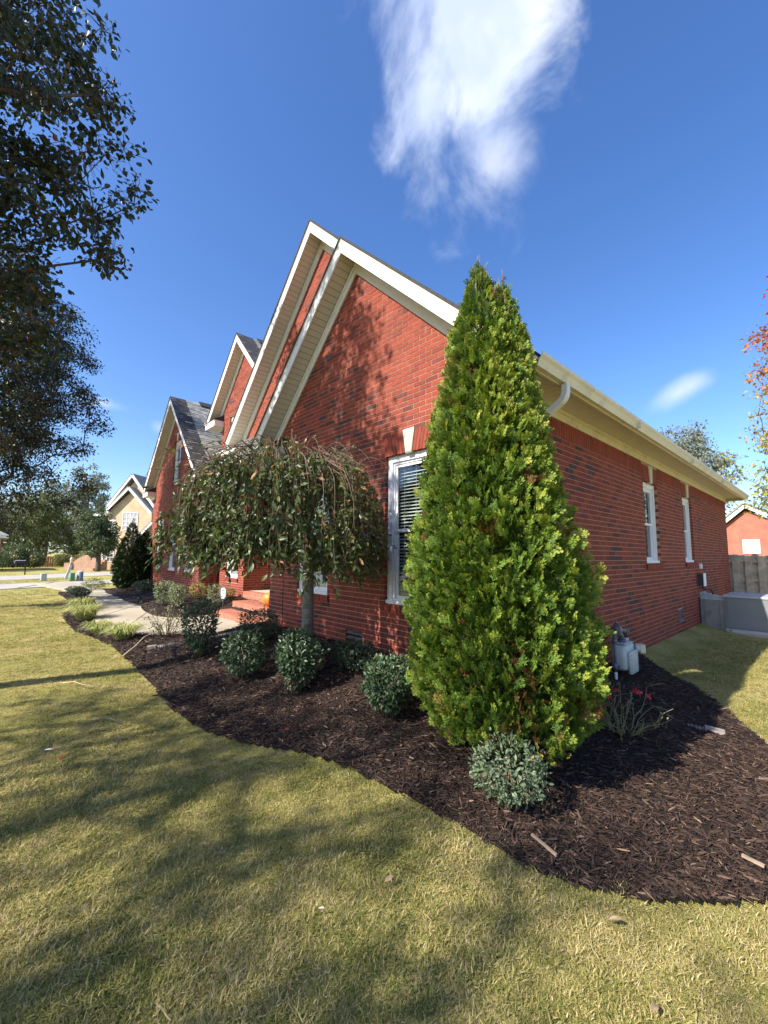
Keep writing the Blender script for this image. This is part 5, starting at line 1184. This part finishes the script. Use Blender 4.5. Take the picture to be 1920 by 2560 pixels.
wb = thing('wall_outlet', 'small white outlet cover on brick above the electrical box', 'outlet', (.02, 8.25, 1.4)); mb = MB(); mb.box((.007, 8.2, 1.36), (.045, 8.3, 1.47)); mb.build('cover', M['sign_white'], wb); mb = MB(); mb.box((.0455, 8.225, 1.38), (.052, 8.275, 1.45)); mb.build('flap', M['sign_white'], wb)
q = MB(); q.tube([(.03, 7.935, .72), (.02, 7.945, .5), (.025, 7.94, .25), (.02, 7.945, .08), (.07, 7.93, .03)], .011, 6); tag(q.build('cable', M['black_plastic']), 'thin dark cable running down the corner of the metal duct', 'cable')

# ------------------------------------------------------------------ weathered shadowbox fence behind the house corner
fc = thing('board_fence', 'weathered grey shadowbox fence between the house corner and the heat pump', 'fence', (2.5, 12.6, 0))
for z in (.35, .92, 1.48):
    mb = MB(); mb.box((-.6, 12.416, z), (7.0, 12.484, z + .09)); mb.build('rail', M['fence_grey'], fc)
for i in range(26):
    x0 = -.55 + i * .29; 
    for side_, yy_ in ((0, 12.395), (1, 12.485)):
        xx_ = x0 + side_ * .145; h_ = 1.70 + .015 * rng.normal(); mb = MB(); wd = .17
        V = [(xx_, yy_, 0), (xx_ + wd, yy_, 0), (xx_ + wd, yy_, h_ - .03), (xx_ + wd - .035, yy_, h_), (xx_ + .035, yy_, h_), (xx_, yy_, h_ - .03)]
        V2 = [(a, b + .02, c_) for a, b, c_ in V]; F = [(0, 1, 2, 3, 4, 5), (11, 10, 9, 8, 7, 6)] + [(i_, 6 + i_, 6 + (i_ + 1) % 6, (i_ + 1) % 6) for i_ in range(6)]
        mb.add(V + V2, F, rng.random()); mb.build('board', M['fence_grey'], fc)
for x0 in (-.5, 1.9, 4.3):
    mb = MB(); mb.box((x0, 12.507, 0), (x0 + .09, 12.60, 1.6)); mb.build('post', M['fence_grey'], fc)

# ------------------------------------------------------------------ neighbour's red house beyond the fence
rh = thing('neighbour_house', 'distant red brick house gable seen past the right fence', 'house', (-.5, 30, 0))
HR_ = Fr((0, 28, 0), (1, 0, 0), (0, -1, 0)); q = MB(); HR_.quad(q, [(-3.6, 0, 0), (2.6, 0, 0), (2.6, 2.3, 0), (-1.3, 4.35, 0), (-3.6, 2.35, 0)]); q.box((-3.6, 28.01, 0), (6.5, 34, 2.3)); q.build('wall', M['far_brick'], rh)
for sg, xe in ((-1, -4.0), (1, 3.2)):
    L_ = abs(xe + 1.3); s_ = .93 if sg < 0 else .60; mb = MB(); d = np.array([sg, 0, -s_]) / math.hypot(1, s_); n_ = np.array([s_ * sg, 0, 1]) / math.hypot(1, s_)
    cpt = np.array([-1.3, 27.75, 4.62]) + d * L_ * math.hypot(1, s_) / 2; mb.obox(cpt, d * L_ * math.hypot(1, s_) / 2, n_ * .11, (0, .03, 0)); mb.build('fascia', M['trim'], rh)
    mb = MB(); cpt = cpt + n_ * .14 + [0, 3.0, 0]; mb.obox(cpt, d * L_ * math.hypot(1, s_) / 2 * 1.03, n_ * .03, (0, 3.1, 0)); mb.build('roof', M['shingle'], rh)
mb = MB(); HR_.box(mb, -1.53, -.77, 1.87, 1.92, -.02, .05); HR_.box(mb, -1.53, -.77, 2.62, 2.67, -.02, .05); HR_.box(mb, -1.53, -1.48, 1.92, 2.62, -.02, .05); HR_.box(mb, -.82, -.77, 1.92, 2.62, -.02, .05); wn = mb.build('window', M['trim'], rh)
mb = MB(); HR_.box(mb, -1.48, -.82, 1.92, 2.62, -.02, .01); mb.build('pane', M['curtain'], wn)
mb = MB()
for i in range(1, 6): u_ = -1.48 + .66 * i / 6; HR_.box(mb, u_ - .011, u_ + .011, 1.92, 2.62, .0105, .03)
for i in range(1, 5): z = 1.92 + .7 * i / 5; HR_.box(mb, -1.48, -.82, z - .011, z + .011, .0305, .036)
mb.build('muntin', M['trim'], wn)

# ------------------------------------------------------------------ beige house across the street
bh = thing('beige_house', 'two storey beige brick house across the street with steep front gables', 'house', (-45, 5, 0))
th = math.radians(40); BU = (math.cos(th), math.sin(th), 0); BN = (math.sin(th), -math.cos(th), 0)
BF = Fr((-45.2, 3.25, 0), BU, BN); q = MB()
BF.box(q, 0, 9.0, 0, 5.15, -8, 0); BF.box(q, 1.15, 5.6, 0, 5.4, .003, .55)
BF.quad(q, [(.6, 5.15, .003), (5.9, 5.15, .003), (3.25, 8.45, .003)]); BF.quad(q, [(1.15, 5.4, .55), (5.6, 5.4, .55), (3.375, 7.25, .55)])
q.build('wall', M['beige_brick'], bh)
def far_rake(fr, xp, zp, xe, ze, d, w=.2, depth=.5, name='fascia'):
    a = np.array([xp, zp]); b = np.array([xe, ze]); l = np.linalg.norm(b - a); dv = (b - a) / l; D = fr.U * dv[0] + np.array([0, 0, dv[1]]); Nv = np.cross(D, fr.N); Nv = Nv if Nv[2] > 0 else -Nv
    cpt = fr.p((xp + xe) / 2, (zp + ze) / 2, d); mb = MB(); mb.obox(cpt, D * l / 2, Nv * w / 2, fr.N * .03); mb.build(name, M['trim'], bh)
    mb = MB(); mb.obox(cpt + Nv * (w / 2 + .04) - fr.N * (depth / 2 - .05), D * (l / 2 + .06), Nv * .035, fr.N * (depth / 2)); mb.build('roof', M['shingle'], bh)
far_rake(BF, 3.25, 8.85, .2, 5.05, .45, .2, 7.5); far_rake(BF, 3.25, 8.85, 6.3, 5.05, .45, .2, 7.5); far_rake(BF, 3.375, 7.55, .95, 5.15, .95, .2, 3.0); far_rake(BF, 3.375, 7.55, 5.8, 5.15, .95, .2, 3.0)
far_rake(BF, 6.3, 4.3, 4.3, 2.3, 1.4, .2, 2.0)
mb = MB(); V = [BF.p(-.45, 5.2, .45), BF.p(1.6, 5.2, .45), BF.p(1.6, 6.9, -3), BF.p(1.2, 6.9, -3), BF.p(-.45, 5.2, -8), BF.p(1.6, 5.2, -8)]
mb.add(V, [(0, 1, 2, 3), (0, 3, 4), (3, 2, 5, 4), (0, 4, 5, 1)], .5); mb.build('roof', M['shingle'], bh)
mb = MB(); BF.box(mb, -.48, 1.13, 5.02, 5.2, .40, .47); BF.box(mb, .9, 1.5, 5.2, 5.38, .56, .98); BF.box(mb, -.5, -.46, 5.02, 5.2, -8, .47); mb.build('gutter', M['trim'], bh)
def bwin(u0, u1, z0, z1, d, nx, ny, arched=False, glass='curtain'):
    mb = MB(); e = .06
    BF.box(mb, u0 - e, u1 + e, z0 - e, z0, d, d + .05); BF.box(mb, u0 - e, u1 + e, z1, z1 + e, d, d + .05); BF.box(mb, u0 - e, u0, z0, z1, d, d + .05); BF.box(mb, u1, u1 + e, z0, z1, d, d + .05)
    if arched:
        um = (u0 + u1) / 2; r_ = (u1 - u0) / 2 + e
        mb.add([BF.p(um + r_ * math.cos(a), z1 + e + .001 + .55 * r_ * math.sin(a), dd) for dd in (d, d + .05) for a in np.linspace(0, math.pi, 9)], [tuple(range(9)), tuple(range(9, 18))] + [(i, i + 1, i + 10, i + 9) for i in range(8)])
    w_ = mb.build('window', M['trim'], bh); mb = MB(); BF.box(mb, u0, u1, z0, z1, d, d + .012); mb.build('pane', M[glass], w_); mb = MB()
    for i in range(1, nx): u_ = u0 + (u1 - u0) * i / nx; BF.box(mb, u_ - .02, u_ + .02, z0, z1, d + .0125, d + .035)
    for i in range(1, ny): z = z0 + (z1 - z0) * i / ny; BF.box(mb, u0, u1, z - .02, z + .02, d + .0355, d + .045)
    mb.build('muntin', M['trim'], w_)
bwin(.45, 1.0, 3.05, 4.75, .003, 2, 4); bwin(1.42, 1.95, 2.5, 4.4, .553, 2, 5, True); bwin(2.75, 4.2, 3.7, 5.25, .553, 4, 4); bwin(.5, .95, .5, 2.1, .003, 2, 4, False, 'far_glass'); bwin(1.4, 2.0, .8, 2.2, .553, 2, 4, True, 'far_glass')
mb = MB(); BF.box(mb, 1.12, 1.22, 1.75, 2.0, .56, .72); mb.build('wall_lamp', M['mailbox'], bh)
mb = MB(); P = []                                   # the curved side wall of the stair
for i in range(17):
    t = i / 16; P.append((-.9 + 2.3 * t, .62 + (0.72 * math.sin(min(1, t * 1.7) * math.pi / 2))))
V = [BF.p(u_, z_, d_) for d_ in (1.6, 1.85) for u_, z_ in P] + [BF.p(u_, 0, d_) for d_ in (1.6, 1.85) for u_, z_ in P]; n = 17
F = []
for i in range(16): F += [(17 + i, 17 + i + 1, i + 1, i), (34 + 17 + i, 34 + 17 + i + 1, 17 + i + 1, 17 + i), (i, i + 1, 34 + i + 1, 34 + i)]
F += [(0, 34, 51, 17), (16, 33, 67, 50)]; mb.add(V, F); BF.box(mb, -1.6, -.9, 0, .62, 1.45, 2.0); mb.build('stair_wall', M['stair_brick'], bh)
mb = MB()
for i in range(5): BF.box(mb, 1.2 - .1 * i, 2.6, .0, .95 - .18 * i, 1.9 + .3 * i, 2.2 + .3 * i)
mb.build('stair', M['stair_brick'], bh)
mb = MB(); mb.lathe([(.10, .62), (.13, .7), (.10, .78), (.15, .9), (.12, 1.05), (.03, 1.15), (0, 1.17)], 10, BF.p(-1.15, 0, 1.7)); mb.build('finial', M['keystone'], bh)
sl = thing('red_house', 'corner of a dark red brick house at the far left edge', 'house', (-46, -5.2, 0))
mb = MB(); mb.box((-50, -9, 0), (-45, -3.62, 2.7)); mb.build('wall', M['far_brick'], sl); mb = MB(); mb.box((-50.3, -9, 2.71), (-44.6, -3.2, 2.95)); mb.build('eave', M['trim'], sl)
mb = MB(); V = [(-44.6, -9, 2.96), (-44.6, -3.2, 2.96), (-47.5, -6, 4.6), (-50, -3.2, 2.96)]; mb.add(V, [(0, 1, 2), (1, 3, 2)]); mb.build('roof', M['shingle'], sl); mb = MB(); mb.tube([(-44.95, -3.75, 2.7), (-44.95, -3.75, .2)], .06, 6); mb.build('downspout', M['trim'], sl)

# ------------------------------------------------------------------ fences, mailbox and utility covers by the street
ff = thing('cedar_fence', 'orange brown cedar picket fence across the street', 'fence', (-54.5, 1.2, 0))
for z in (.3, .85):
    mb = MB(); mb.box((-54.56, -.9, z), (-54.52, 3.6, z + .09)); mb.build('rail', M['fence_cedar'], ff)
q = MB(); q.box((0, -.085, 0), (.025, .085, 1.12)); me = q.mesh('picket', M['fence_cedar'])
for i in range(22):
    ob = bpy.data.objects.new('picket', me); COL.objects.link(ob); ob.location = (-54.518 - (.09 if i % 2 else 0), -.8 + i * .2, 0); put(ob, ff)
fd = thing('dark_fence', 'dark board fence at the left edge across the street', 'fence', (-54, -3, 0))
q = MB(); q.box((0, -.10, 0), (.03, .10, 1.0)); me = q.mesh('board', M['fence_dark'])
for i in range(16):
    ob = bpy.data.objects.new('board', me); COL.objects.link(ob); ob.location = (-54.0, -4.6 + i * .215, 0); put(ob, fd)
mx = thing('mailbox', 'black mailbox on a post with a white edged arm across the street', 'mailbox', (-36, -2.3, 0))
mb = MB(); mb.box((-36.04, -2.32, 0), (-35.96, -2.25, 1.2)); mb.build('post', M['mailbox'], mx)
mb = MB(); mb.box((-36.12, -2.85, .78), (-35.92, -2.34, .97)); mb.build('box', M['mailbox'], mx); mb = MB(); mb.box((-36.1, -2.86, .975), (-35.9, -2.3, 1.01)); mb.box((-36.0, -2.88, .80), (-35.93, -2.851, .97)); mb.build('arm', M['trim'], mx); mb = MB(); mb.box((-36.02, -2.37, .5), (-35.98, -2.321, .62)); mb.build('bracket', M['mailbox'], mx)
def pedestal(name, label, cat, x, y, w, h_, mat, round_=False, cap=None):
    t_ = thing(name, label, cat, (x, y, 0), 'utility covers on the grass strip'); mb = MB()
    if round_: mb.lathe([(w * .58, 0), (w * .58, h_ * .16), (w * .5, h_ * .2), (w * .5, h_ * .92), (w * .46, h_ * .93)], 18, (x, y, 0))
    else: rbox(mb, x - w * .42, x + w * .42, y - w / 2, y + w / 2, -.02, h_ * .93, .05); mb.box((x - w * .5, y - w * .58, 0), (x + w * .5, y + w * .58, h_ * .1))
    mb.build('housing', M[mat], t_); mb = MB()
    if round_: mb.lathe([(w * .52, h_ * .88), (w * .52, h_ * .97), (w * .4, h_), (0, h_)], 18, (x, y, 0))
    else: rbox(mb, x - w * .45, x + w * .45, y - w * .53, y + w * .53, h_ * .88, h_, .04)
    mb.build('lid', M[cap or mat], t_)
pedestal('utility_pedestal', 'short pale green utility cover standing left of the others', 'utility box', -27.6, -1.8, .27, .43, 'ped_pale')
pedestal('utility_pedestal', 'dark green utility cover beside the tilted white post', 'utility box', -26.6, -.63, .23, .46, 'ped_green')
pedestal('utility_pedestal', 'round dark grey utility cover with a white cap, right of the green one', 'utility box', -26.6, -.28, .29, .56, 'ped_grey', True, 'post_white')
wp = thing('marker_post', 'tilted white square marker post in the grass strip', 'post', (-29, -.68, 0)); mb = MB(); mb.obox((-29, -.58, .40), (.06, 0, 0), (0, .065, -.015), (0, .10, .40)); mb.build('post', M['post_white'], wp); mb = MB(); mb.obox((-29, -.472, .825), (.07, 0, 0), (0, .075, -.018), (0, .006, .02)); mb.build('cap', M['post_white'], wp)
# ------------------------------------------------------------------ porch pieces: pumpkin, yard sign
pk = thing('pumpkin', 'orange pumpkin on the brick step half hidden by the wall corner', 'pumpkin', (-6.86, 1.03, .386))
mb = MB(); nseg, nr = 48, 14; V = []
for i in range(nr + 1):
    ph = math.pi * i / nr
    for j in range(nseg):
        a = 2 * math.pi * j / nseg; rr = .20 * (1 - .10 * abs(math.sin(a * 5.5)) ** .6 * 0 - .09 * (1 - abs(math.sin(a * 6))) ** 2); r_ = rr * (math.sin(ph) ** .8); V.append((-6.86 + r_ * math.cos(a), 1.03 + r_ * math.sin(a), .388 + .165 * (1 + math.cos(ph)) * (1 - .18 * math.exp(-(r_ / .07) ** 2) * (math.cos(ph) > 0))))
mb.add(V, [(i * nseg + j, (i + 1) * nseg + j, (i + 1) * nseg + (j + 1) % nseg, i * nseg + (j + 1) % nseg) for i in range(nr) for j in range(nseg)], .5, 0, True); mb.build('flesh', M['pumpkin'], pk)
mb = MB(); mb.tube([(-6.86, 1.03, .66), (-6.86, 1.03, .71), (-6.85, 1.02, .75), (-6.83, 1.01, .77)], [.03, .018, .016, .018], 7); mb.build('stalk', M['pumpkin_stem'], pk)
sg = thing('yard_sign', 'white and blue eight sided security yard sign by the steps', 'sign', (-8.95, .72, .1))
c = np.array([-8.95, .74, .555]); ux = np.array([.80, .60, 0]); nz = np.array([.60, -.80, 0])
def octa(mb, w, h_, d0, d1, k=.3):
    P = [(-w + w * k, -h_), (w - w * k, -h_), (w, -h_ + h_ * k), (w, h_ - h_ * k), (w - w * k, h_), (-w + w * k, h_), (-w, h_ - h_ * k), (-w, -h_ + h_ * k)]
    V = [c + ux * a + nz * d + np.array([0, 0, b]) for d in (d0, d1) for a, b in P]
    mb.add(V, [tuple(range(8))[::-1], tuple(range(8, 16))] + [(i, (i + 1) % 8, 8 + (i + 1) % 8, 8 + i) for i in range(8)])
mb = MB(); octa(mb, .075, .145, -.006, 0, .42); mb.build('board', M['sign_blue'], sg); mb = MB(); octa(mb, .068, .137, .0005, .003, .42); mb.build('face', M['sign_white'], sg)
mb = MB()
for z0, z1, w in ((.055, .10, .045), (-.10, -.085, .05), (-.02, -.008, .04), (.005, .017, .042), (.03, .042, .036)): mb.obox(c + nz * .0045 + np.array([0, 0, (z0 + z1) / 2]), ux * w, nz * .0008, (0, 0, (z1 - z0) / 2))
mb.build('print', M['sign_blue'], sg); mb = MB(); mb.tube([c - nz * .012 + np.array([0, 0, .08]), c - nz * .012 - np.array([0, 0, .50])], .008, 6); mb.build('stake', M['steel'], sg)
# ------------------------------------------------------------------ corrugated drain pipe ends, twigs, splinters, fallen leaves
def corrugated(label, path, r_, mat, sleeve=None):
    path = np.array(path, float); path[:, 2] += ground_h(path[:, 0], path[:, 1]) + .02
    L_ = np.concatenate([[0], np.cumsum(np.linalg.norm(np.diff(path, axis=0), axis=1))]); t = np.arange(0, L_[-1], .007); P = np.stack([np.interp(t, L_, path[:, i]) for i in range(3)], -1)
    t_ = thing('drain_pipe', label, 'drain pipe', tuple(path[0])); mb = MB(); mb.tube(P, r_ * (1 + .13 * np.sign(np.sin(t * 2 * math.pi / .028))), 12, smooth=False); mb.build('corrugated_pipe', M[mat], t_)
    if sleeve:
        s_ = np.array(sleeve, float); s_[:, 2] += ground_h(s_[:, 0], s_[:, 1]) + .02; mb = MB(); mb.obox((s_[0] + s_[1]) / 2, (s_[1] - s_[0]) / 2, np.cross(unit(s_[1] - s_[0]), [0, 0, 1]) * .05, (0, 0, .035)); mb.build('outlet', M['pipe_plastic'], t_)
    return t_
corrugated('short corrugated drain pipe end at the lawn edge left of the tall shrub', [(-5.40, -1.75, .012), (-5.3, -1.55, .016), (-5.22, -1.40, -.01), (-5.15, -1.28, -.05)], .032, 'pipe_plastic', [(-5.44, -1.86, .02), (-5.39, -1.74, .02)])
corrugated('corrugated drain pipe half buried between the dark shrubs and the steps', [(-4.95, -1.22, -.01), (-4.8, -1.02, .008), (-4.62, -.75, .01), (-4.42, -.48, .012), (-4.3, -.3, .0)], .034, 'pipe_plastic')
corrugated('weathered drain pipe with flat outlet in mulch at the right lawn edge', [(1.02, 1.13, -.05), (1.12, 1.15, -.028), (1.22, 1.18, -.02), (1.27, 1.195, -.02)], .036, 'pipe_plastic', [(1.26, 1.19, -.008), (1.40, 1.22, -.012)])
def twig(label, path, r_, mat='straw', name='twig', cat='twig'):
    path = np.array(path, float); path[:, 2] += ground_h(path[:, 0], path[:, 1]) + .03; q = MB(); q.tube(path, np.linspace(r_, r_ * .5, len(path)), 5); return tag(q.build(name, M[mat]), label, cat)
twig('long curved bare twig lying from the lawn edge over the mulch to the twiggy shrub', [(-5.31, -2.21, .01), (-5.6, -2.0, .05), (-5.99, -1.78, .09), (-6.4, -1.4, .14), (-6.9, -.95, .16), (-7.3, -.6, .2)], .009)
twig('pale bent grass stalk on the lawn at the left', [(-4.2, -3.05, .02), (-4.1, -2.95, .035), (-3.95, -2.9, .03), (-3.7, -2.75, .025)], .005)
twig('dark stick lying on the lawn in front of the tall shrub', [(-2.75, -2.95, .02), (-2.55, -2.85, .03), (-2.35, -2.78, .02)], .006, 'twig')
twig('dark twig lying in the grass near the lower left corner', [(1.02, -3.5, .03), (1.09, -3.42, .035), (1.16, -3.37, .03)], .003, 'twig')
def splinter(label, p0, p1, w, h_=.006, lift=.02):
    p0 = np.array([*p0, float(bed_z(np.array(p0[0]), np.array(p0[1]))) + lift + .012]); p1 = np.array([*p1, float(bed_z(np.array(p1[0]), np.array(p1[1]))) + lift]); d = p1 - p0; s_ = np.cross(unit(d), [0, 0, 1]); q = MB()
    q.obox((p0 + p1) / 2, d / 2, s_ * w / 2, (0, 0, h_)); return tag(q.build('wood_splinter', M['splinter']), label, 'wood splinter')
splinter('long grey wood splinter in the mulch along the near lawn edge', (.93, -1.41), (1.09, -1.45), .012)
splinter('pale chunky wood piece in the mulch at the right edge of the photo', (1.75, -.72), (1.84, -.73), .018); 
def litter(label, x, y, s_, mat, seed, lift=.045):
    r = np.random.default_rng(seed); q = MB(); q.inst(LEAF_V2, LEAF_F2, frames(randdir(1, r) * [1, 1, .15], np.array([[.15, .1, 1.0]])) * s_, np.array([[x, y, float(ground_h(x, y)) + lift]]), .5); tag(q.build('fallen_leaf', M[mat]), label, 'fallen leaf')
for args in (('pale curled fallen leaf on the lawn left of the red one', -2.17, -3.35, .06, 'litter_pale', 1), ('red fallen leaf on the lawn at the left', -1.96, -3.24, .055, 'litter_red', 2),
    ('tan fallen leaf on the mulch below the compact green shrub', -.86, -1.55, .05, 'litter_tan', 4), ('reddish fallen leaf on dark mulch right of the shrub row', -1.15, -1.75, .045, 'litter_red', 5, ), ('pale fallen leaf on dark mulch below the shrub with dead leaves', -1.35, -1.62, .04, 'litter_pale', 6),
    ('tan dry leaf in grass near the bottom right of the lawn', 1.66, -1.95, .06, 'litter_tan', 7), ('tan curled leaf in the grass at the right lawn edge of the mulch', 1.46, -1.62, .06, 'litter_tan', 8), ('pale leaf fragment in grass at the bottom centre', 1.42, -2.78, .045, 'litter_pale', 9), ('small white leaf fragment on the middle lawn', .55, -2.55, .03, 'litter_pale', 10), ('brown dry leaf on the lawn right of the mulch bend', .62, -2.25, .06, 'litter_tan', 11)):
    litter(*args)
for k, (z, y0, y1) in enumerate(((11.3, -30, 60), (10.9, -30, 60), (8.9, -30, 60), (7.4, -30, 60))):
    q = MB(); t = np.linspace(0, 1, 24); q.tube(np.stack([-88 + 0 * t, y0 + (y1 - y0) * t, z + 1.2 * (2 * t - 1) ** 2 - t * .9], -1), .035, 4)
    tag(q.build('power_cable', M['wire']), ('uppermost power cable in the sky left of the beige house', 'power cable just under the uppermost one', 'middle power cable left of the beige house roof', 'lowest power cable left of the beige house roof')[k], 'power cable', 'power cables beyond the street')

# ------------------------------------------------------------------ grass and bark chips, scattered by geometry nodes
def scatter(name, label, P, rot, scl, templates, mat):
    me = bpy.data.meshes.new(name); me.vertices.add(len(P)); me.vertices.foreach_set('co', np.asarray(P, np.float32).ravel())
    a = me.attributes.new('rot', 'FLOAT_VECTOR', 'POINT'); a.data.foreach_set('vector', np.asarray(rot, np.float32).ravel())
    a = me.attributes.new('scl', 'FLOAT', 'POINT'); a.data.foreach_set('value', np.asarray(scl, np.float32))
    a = me.attributes.new('pick', 'INT', 'POINT'); a.data.foreach_set('value', rng.integers(0, len(templates), len(P)).astype(np.int32))
    ob = bpy.data.objects.new(name, me); COL.objects.link(ob); ob['kind'] = 'stuff'; ob['label'] = label; me.materials.append(mat)
    g = bpy.data.node_groups.new(name, 'GeometryNodeTree'); g.interface.new_socket('Geometry', in_out='INPUT', socket_type='NodeSocketGeometry'); g.interface.new_socket('Geometry', in_out='OUTPUT', socket_type='NodeSocketGeometry')
    gi = g.nodes.new('NodeGroupInput'); go = g.nodes.new('NodeGroupOutput'); ip = g.nodes.new('GeometryNodeInstanceOnPoints'); ip.inputs['Pick Instance'].default_value = True
    jn = g.nodes.new('GeometryNodeJoinGeometry')
    for me_ in templates[::-1]:
        to = bpy.data.objects.new(me_.name, me_); oi = g.nodes.new('GeometryNodeObjectInfo'); oi.inputs['Object'].default_value = to; oi.inputs['As Instance'].default_value = True; g.links.new(oi.outputs['Geometry'], jn.inputs[0])
    def attr(nm, dt):
        n_ = g.nodes.new('GeometryNodeInputNamedAttribute'); n_.data_type = dt; n_.inputs['Name'].default_value = nm; return n_.outputs['Attribute']
    g.links.new(gi.outputs[0], ip.inputs['Points']); g.links.new(jn.outputs[0], ip.inputs['Instance']); g.links.new(attr('pick', 'INT'), ip.inputs['Instance Index'])
    e2r = g.nodes.new('FunctionNodeEulerToRotation'); g.links.new(attr('rot', 'FLOAT_VECTOR'), e2r.inputs[0]); g.links.new(e2r.outputs[0], ip.inputs['Rotation']); g.links.new(attr('scl', 'FLOAT'), ip.inputs['Scale'])
    g.links.new(ip.outputs[0], go.inputs[0]); md = ob.modifiers.new('scatter', 'NODES'); md.node_group = g; return ob
def tuft(seed, n, rad, hgt, w):
    r = np.random.default_rng(seed); mb = MB()
    for i in range(n):
        a = r.random() * 6.28; q = math.sqrt(r.random()) * rad; b = np.array([q * math.cos(a), q * math.sin(a), -.008]); da = r.random() * 6.28; D = np.array([math.cos(da), math.sin(da), 0]); S = np.array([-D[1], D[0], 0]) * w * (.6 + .7 * r.random()); h_ = hgt * (.45 + .7 * r.random()); ln = h_ * (.45 + 1.35 * r.random())
        V = [b - S, b + S, b + D * ln * .35 + S * .8 + [0, 0, h_ * .65], b + D * ln * .35 - S * .8 + [0, 0, h_ * .65], b + D * ln + [0, 0, h_ * (.8 + .2 * r.random())]]
        tt = r.beta(1.6, 2.0); mb.add(V, [(0, 1, 2, 3), (3, 2, 4)], tt if r.random() > .10 else .97)
    return mb.mesh('grass_tuft', M['grass'])
def in_view(P, margin=.12):
    d = P - CAM; z = d @ CF; x = (d @ CR) / np.maximum(z, 1e-3) * FPX / 960; y = (d @ CU) / np.maximum(z, 1e-3) * FPX / 1280
    return (z > .12) & (np.abs(x) < 1 + margin + .25 / np.maximum(z, .3)) & (y > -1.15 - .3 / np.maximum(z, .3)) & (y < 1.1)
GP = []; GS = []
for r0_, r1_, dens, sc in ((0, 2.2, 2000, .80), (2.2, 3.6, 1500, .85), (3.6, 6, 800, 1.0), (6, 10, 360, 1.15), (10, 18, 110, 1.5), (18, 32, 26, 2.2)):
    n = int(dens * (2 * r1_) ** 2); X = CAM[0] + (rng.random(n) * 2 - 1) * r1_; Y = CAM[1] + (rng.random(n) * 2 - 1) * r1_; d = np.hypot(X - CAM[0], Y - CAM[1]); k = (d >= r0_) & (d < r1_); X, Y = X[k], Y[k]
    Z = lawn_z(X, Y); P = np.stack([X, Y, Z], -1)
    jx = X + .05 * rng.normal(size=len(X)); jy = Y + .05 * rng.normal(size=len(X))
    k = in_view(P) & ~inside(BED, jx, jy) & ~((X < .0) & (Y > .0)) & ~((X < -20) & (Y > -20) & (X > -26.5 - .1 * Y) & (X < -21.3 - .36 * (Y + 2.2))) & ~((X > .38) & (X < 2.4) & (Y > 7.84) & (Y < 9.2)) & ~((X > -.02) & (X < .3) & (Y > 3.3))
    k &= ~inside(np.array(WALK_L + WALK_R[::-1]), X, Y)
    bare = vnoise(np.stack([X, Y, 0 * X], -1), .9) + vnoise(np.stack([X, Y, 0 * X + 3], -1), 2.7) * .6
    k &= (bare > -.48) | (rng.random(len(X)) < .5)
    GP.append(P[k]); GS.append(sc * (.7 + .6 * rng.random(k.sum())) * (1 + .5 * bare[k]))
GP = np.concatenate(GP); GS = np.concatenate(GS)
rot = np.stack([.18 * rng.normal(size=len(GP)), .18 * rng.normal(size=len(GP)), rng.random(len(GP)) * 6.28], -1)
scatter('grass', 'short green and straw coloured lawn grass', GP, rot, GS, [tuft(s_, 30, .05, .021, .0020) for s_ in range(6)], M['grass'])
def chip(seed):
    r = np.random.default_rng(seed); mb = MB(); l, w, h_ = (.018 + .036 * r.random(), .003 + .005 * r.random(), .0016 + .003 * r.random())
    V = []
    for x_, s_ in ((-1, .35), (-.4, .9), (.35, 1.0), (1, .3)):
        b = .012 * r.normal(); V += [(x_ * l, (-w + b * .3) * s_, -h_ * s_), (x_ * l, (w + b * .3) * s_, -h_ * s_), (x_ * l, (w * .8 + b * .3) * s_, h_ * s_ + .003 * r.random()), (x_ * l, (-w * .8 + b * .3) * s_, h_ * s_)]
    F = [(0, 3, 2, 1), (12, 13, 14, 15)] + [(i * 4 + j, i * 4 + (j + 1) % 4, i * 4 + 4 + (j + 1) % 4, i * 4 + 4 + j) for i in range(3) for j in range(4)]
    mb.add(V, F); return mb.mesh('bark_chip', M['chip'])
CP = []; CS = []
for r0_, r1_, dens, sc in ((0, 3.2, 5200, .62), (3.2, 5, 3600, .72), (5, 8, 1700, .9), (8, 13, 500, 1.2), (13, 22, 120, 1.8)):
    n = int(dens * (2 * r1_) ** 2); X = CAM[0] + (rng.random(n) * 2 - 1) * r1_; Y = CAM[1] + (rng.random(n) * 2 - 1) * r1_; d = np.hypot(X - CAM[0], Y - CAM[1]); k = (d >= r0_) & (d < r1_); X, Y = X[k], Y[k]
    P = np.stack([X, Y, bed_z(X, Y) + .004 + .008 * rng.random(len(X))], -1); k = inside(BED, X + .012 * rng.normal(size=len(X)), Y + .012 * rng.normal(size=len(X))) & in_view(P) & ~inside(np.array(WALK_L + WALK_R[::-1]), X, Y)
    CP.append(P[k]); CS.append(sc * (.35 + .9 * rng.random(k.sum()) ** 2.2 + (rng.random(k.sum()) < .02) * .7))
CP = np.concatenate(CP); CS = np.concatenate(CS)
rot = np.stack([.22 * rng.normal(size=len(CP)), .22 * rng.normal(size=len(CP)), rng.random(len(CP)) * 6.28], -1)
scatter('bark_mulch', 'dark brown shredded bark mulch', CP, rot, CS, [chip(s_) for s_ in range(9)], M['chip'])
bpy.context.view_layer.update()
print('grass', len(GP), 'chips', len(CP), 'bricks', len(BRK))
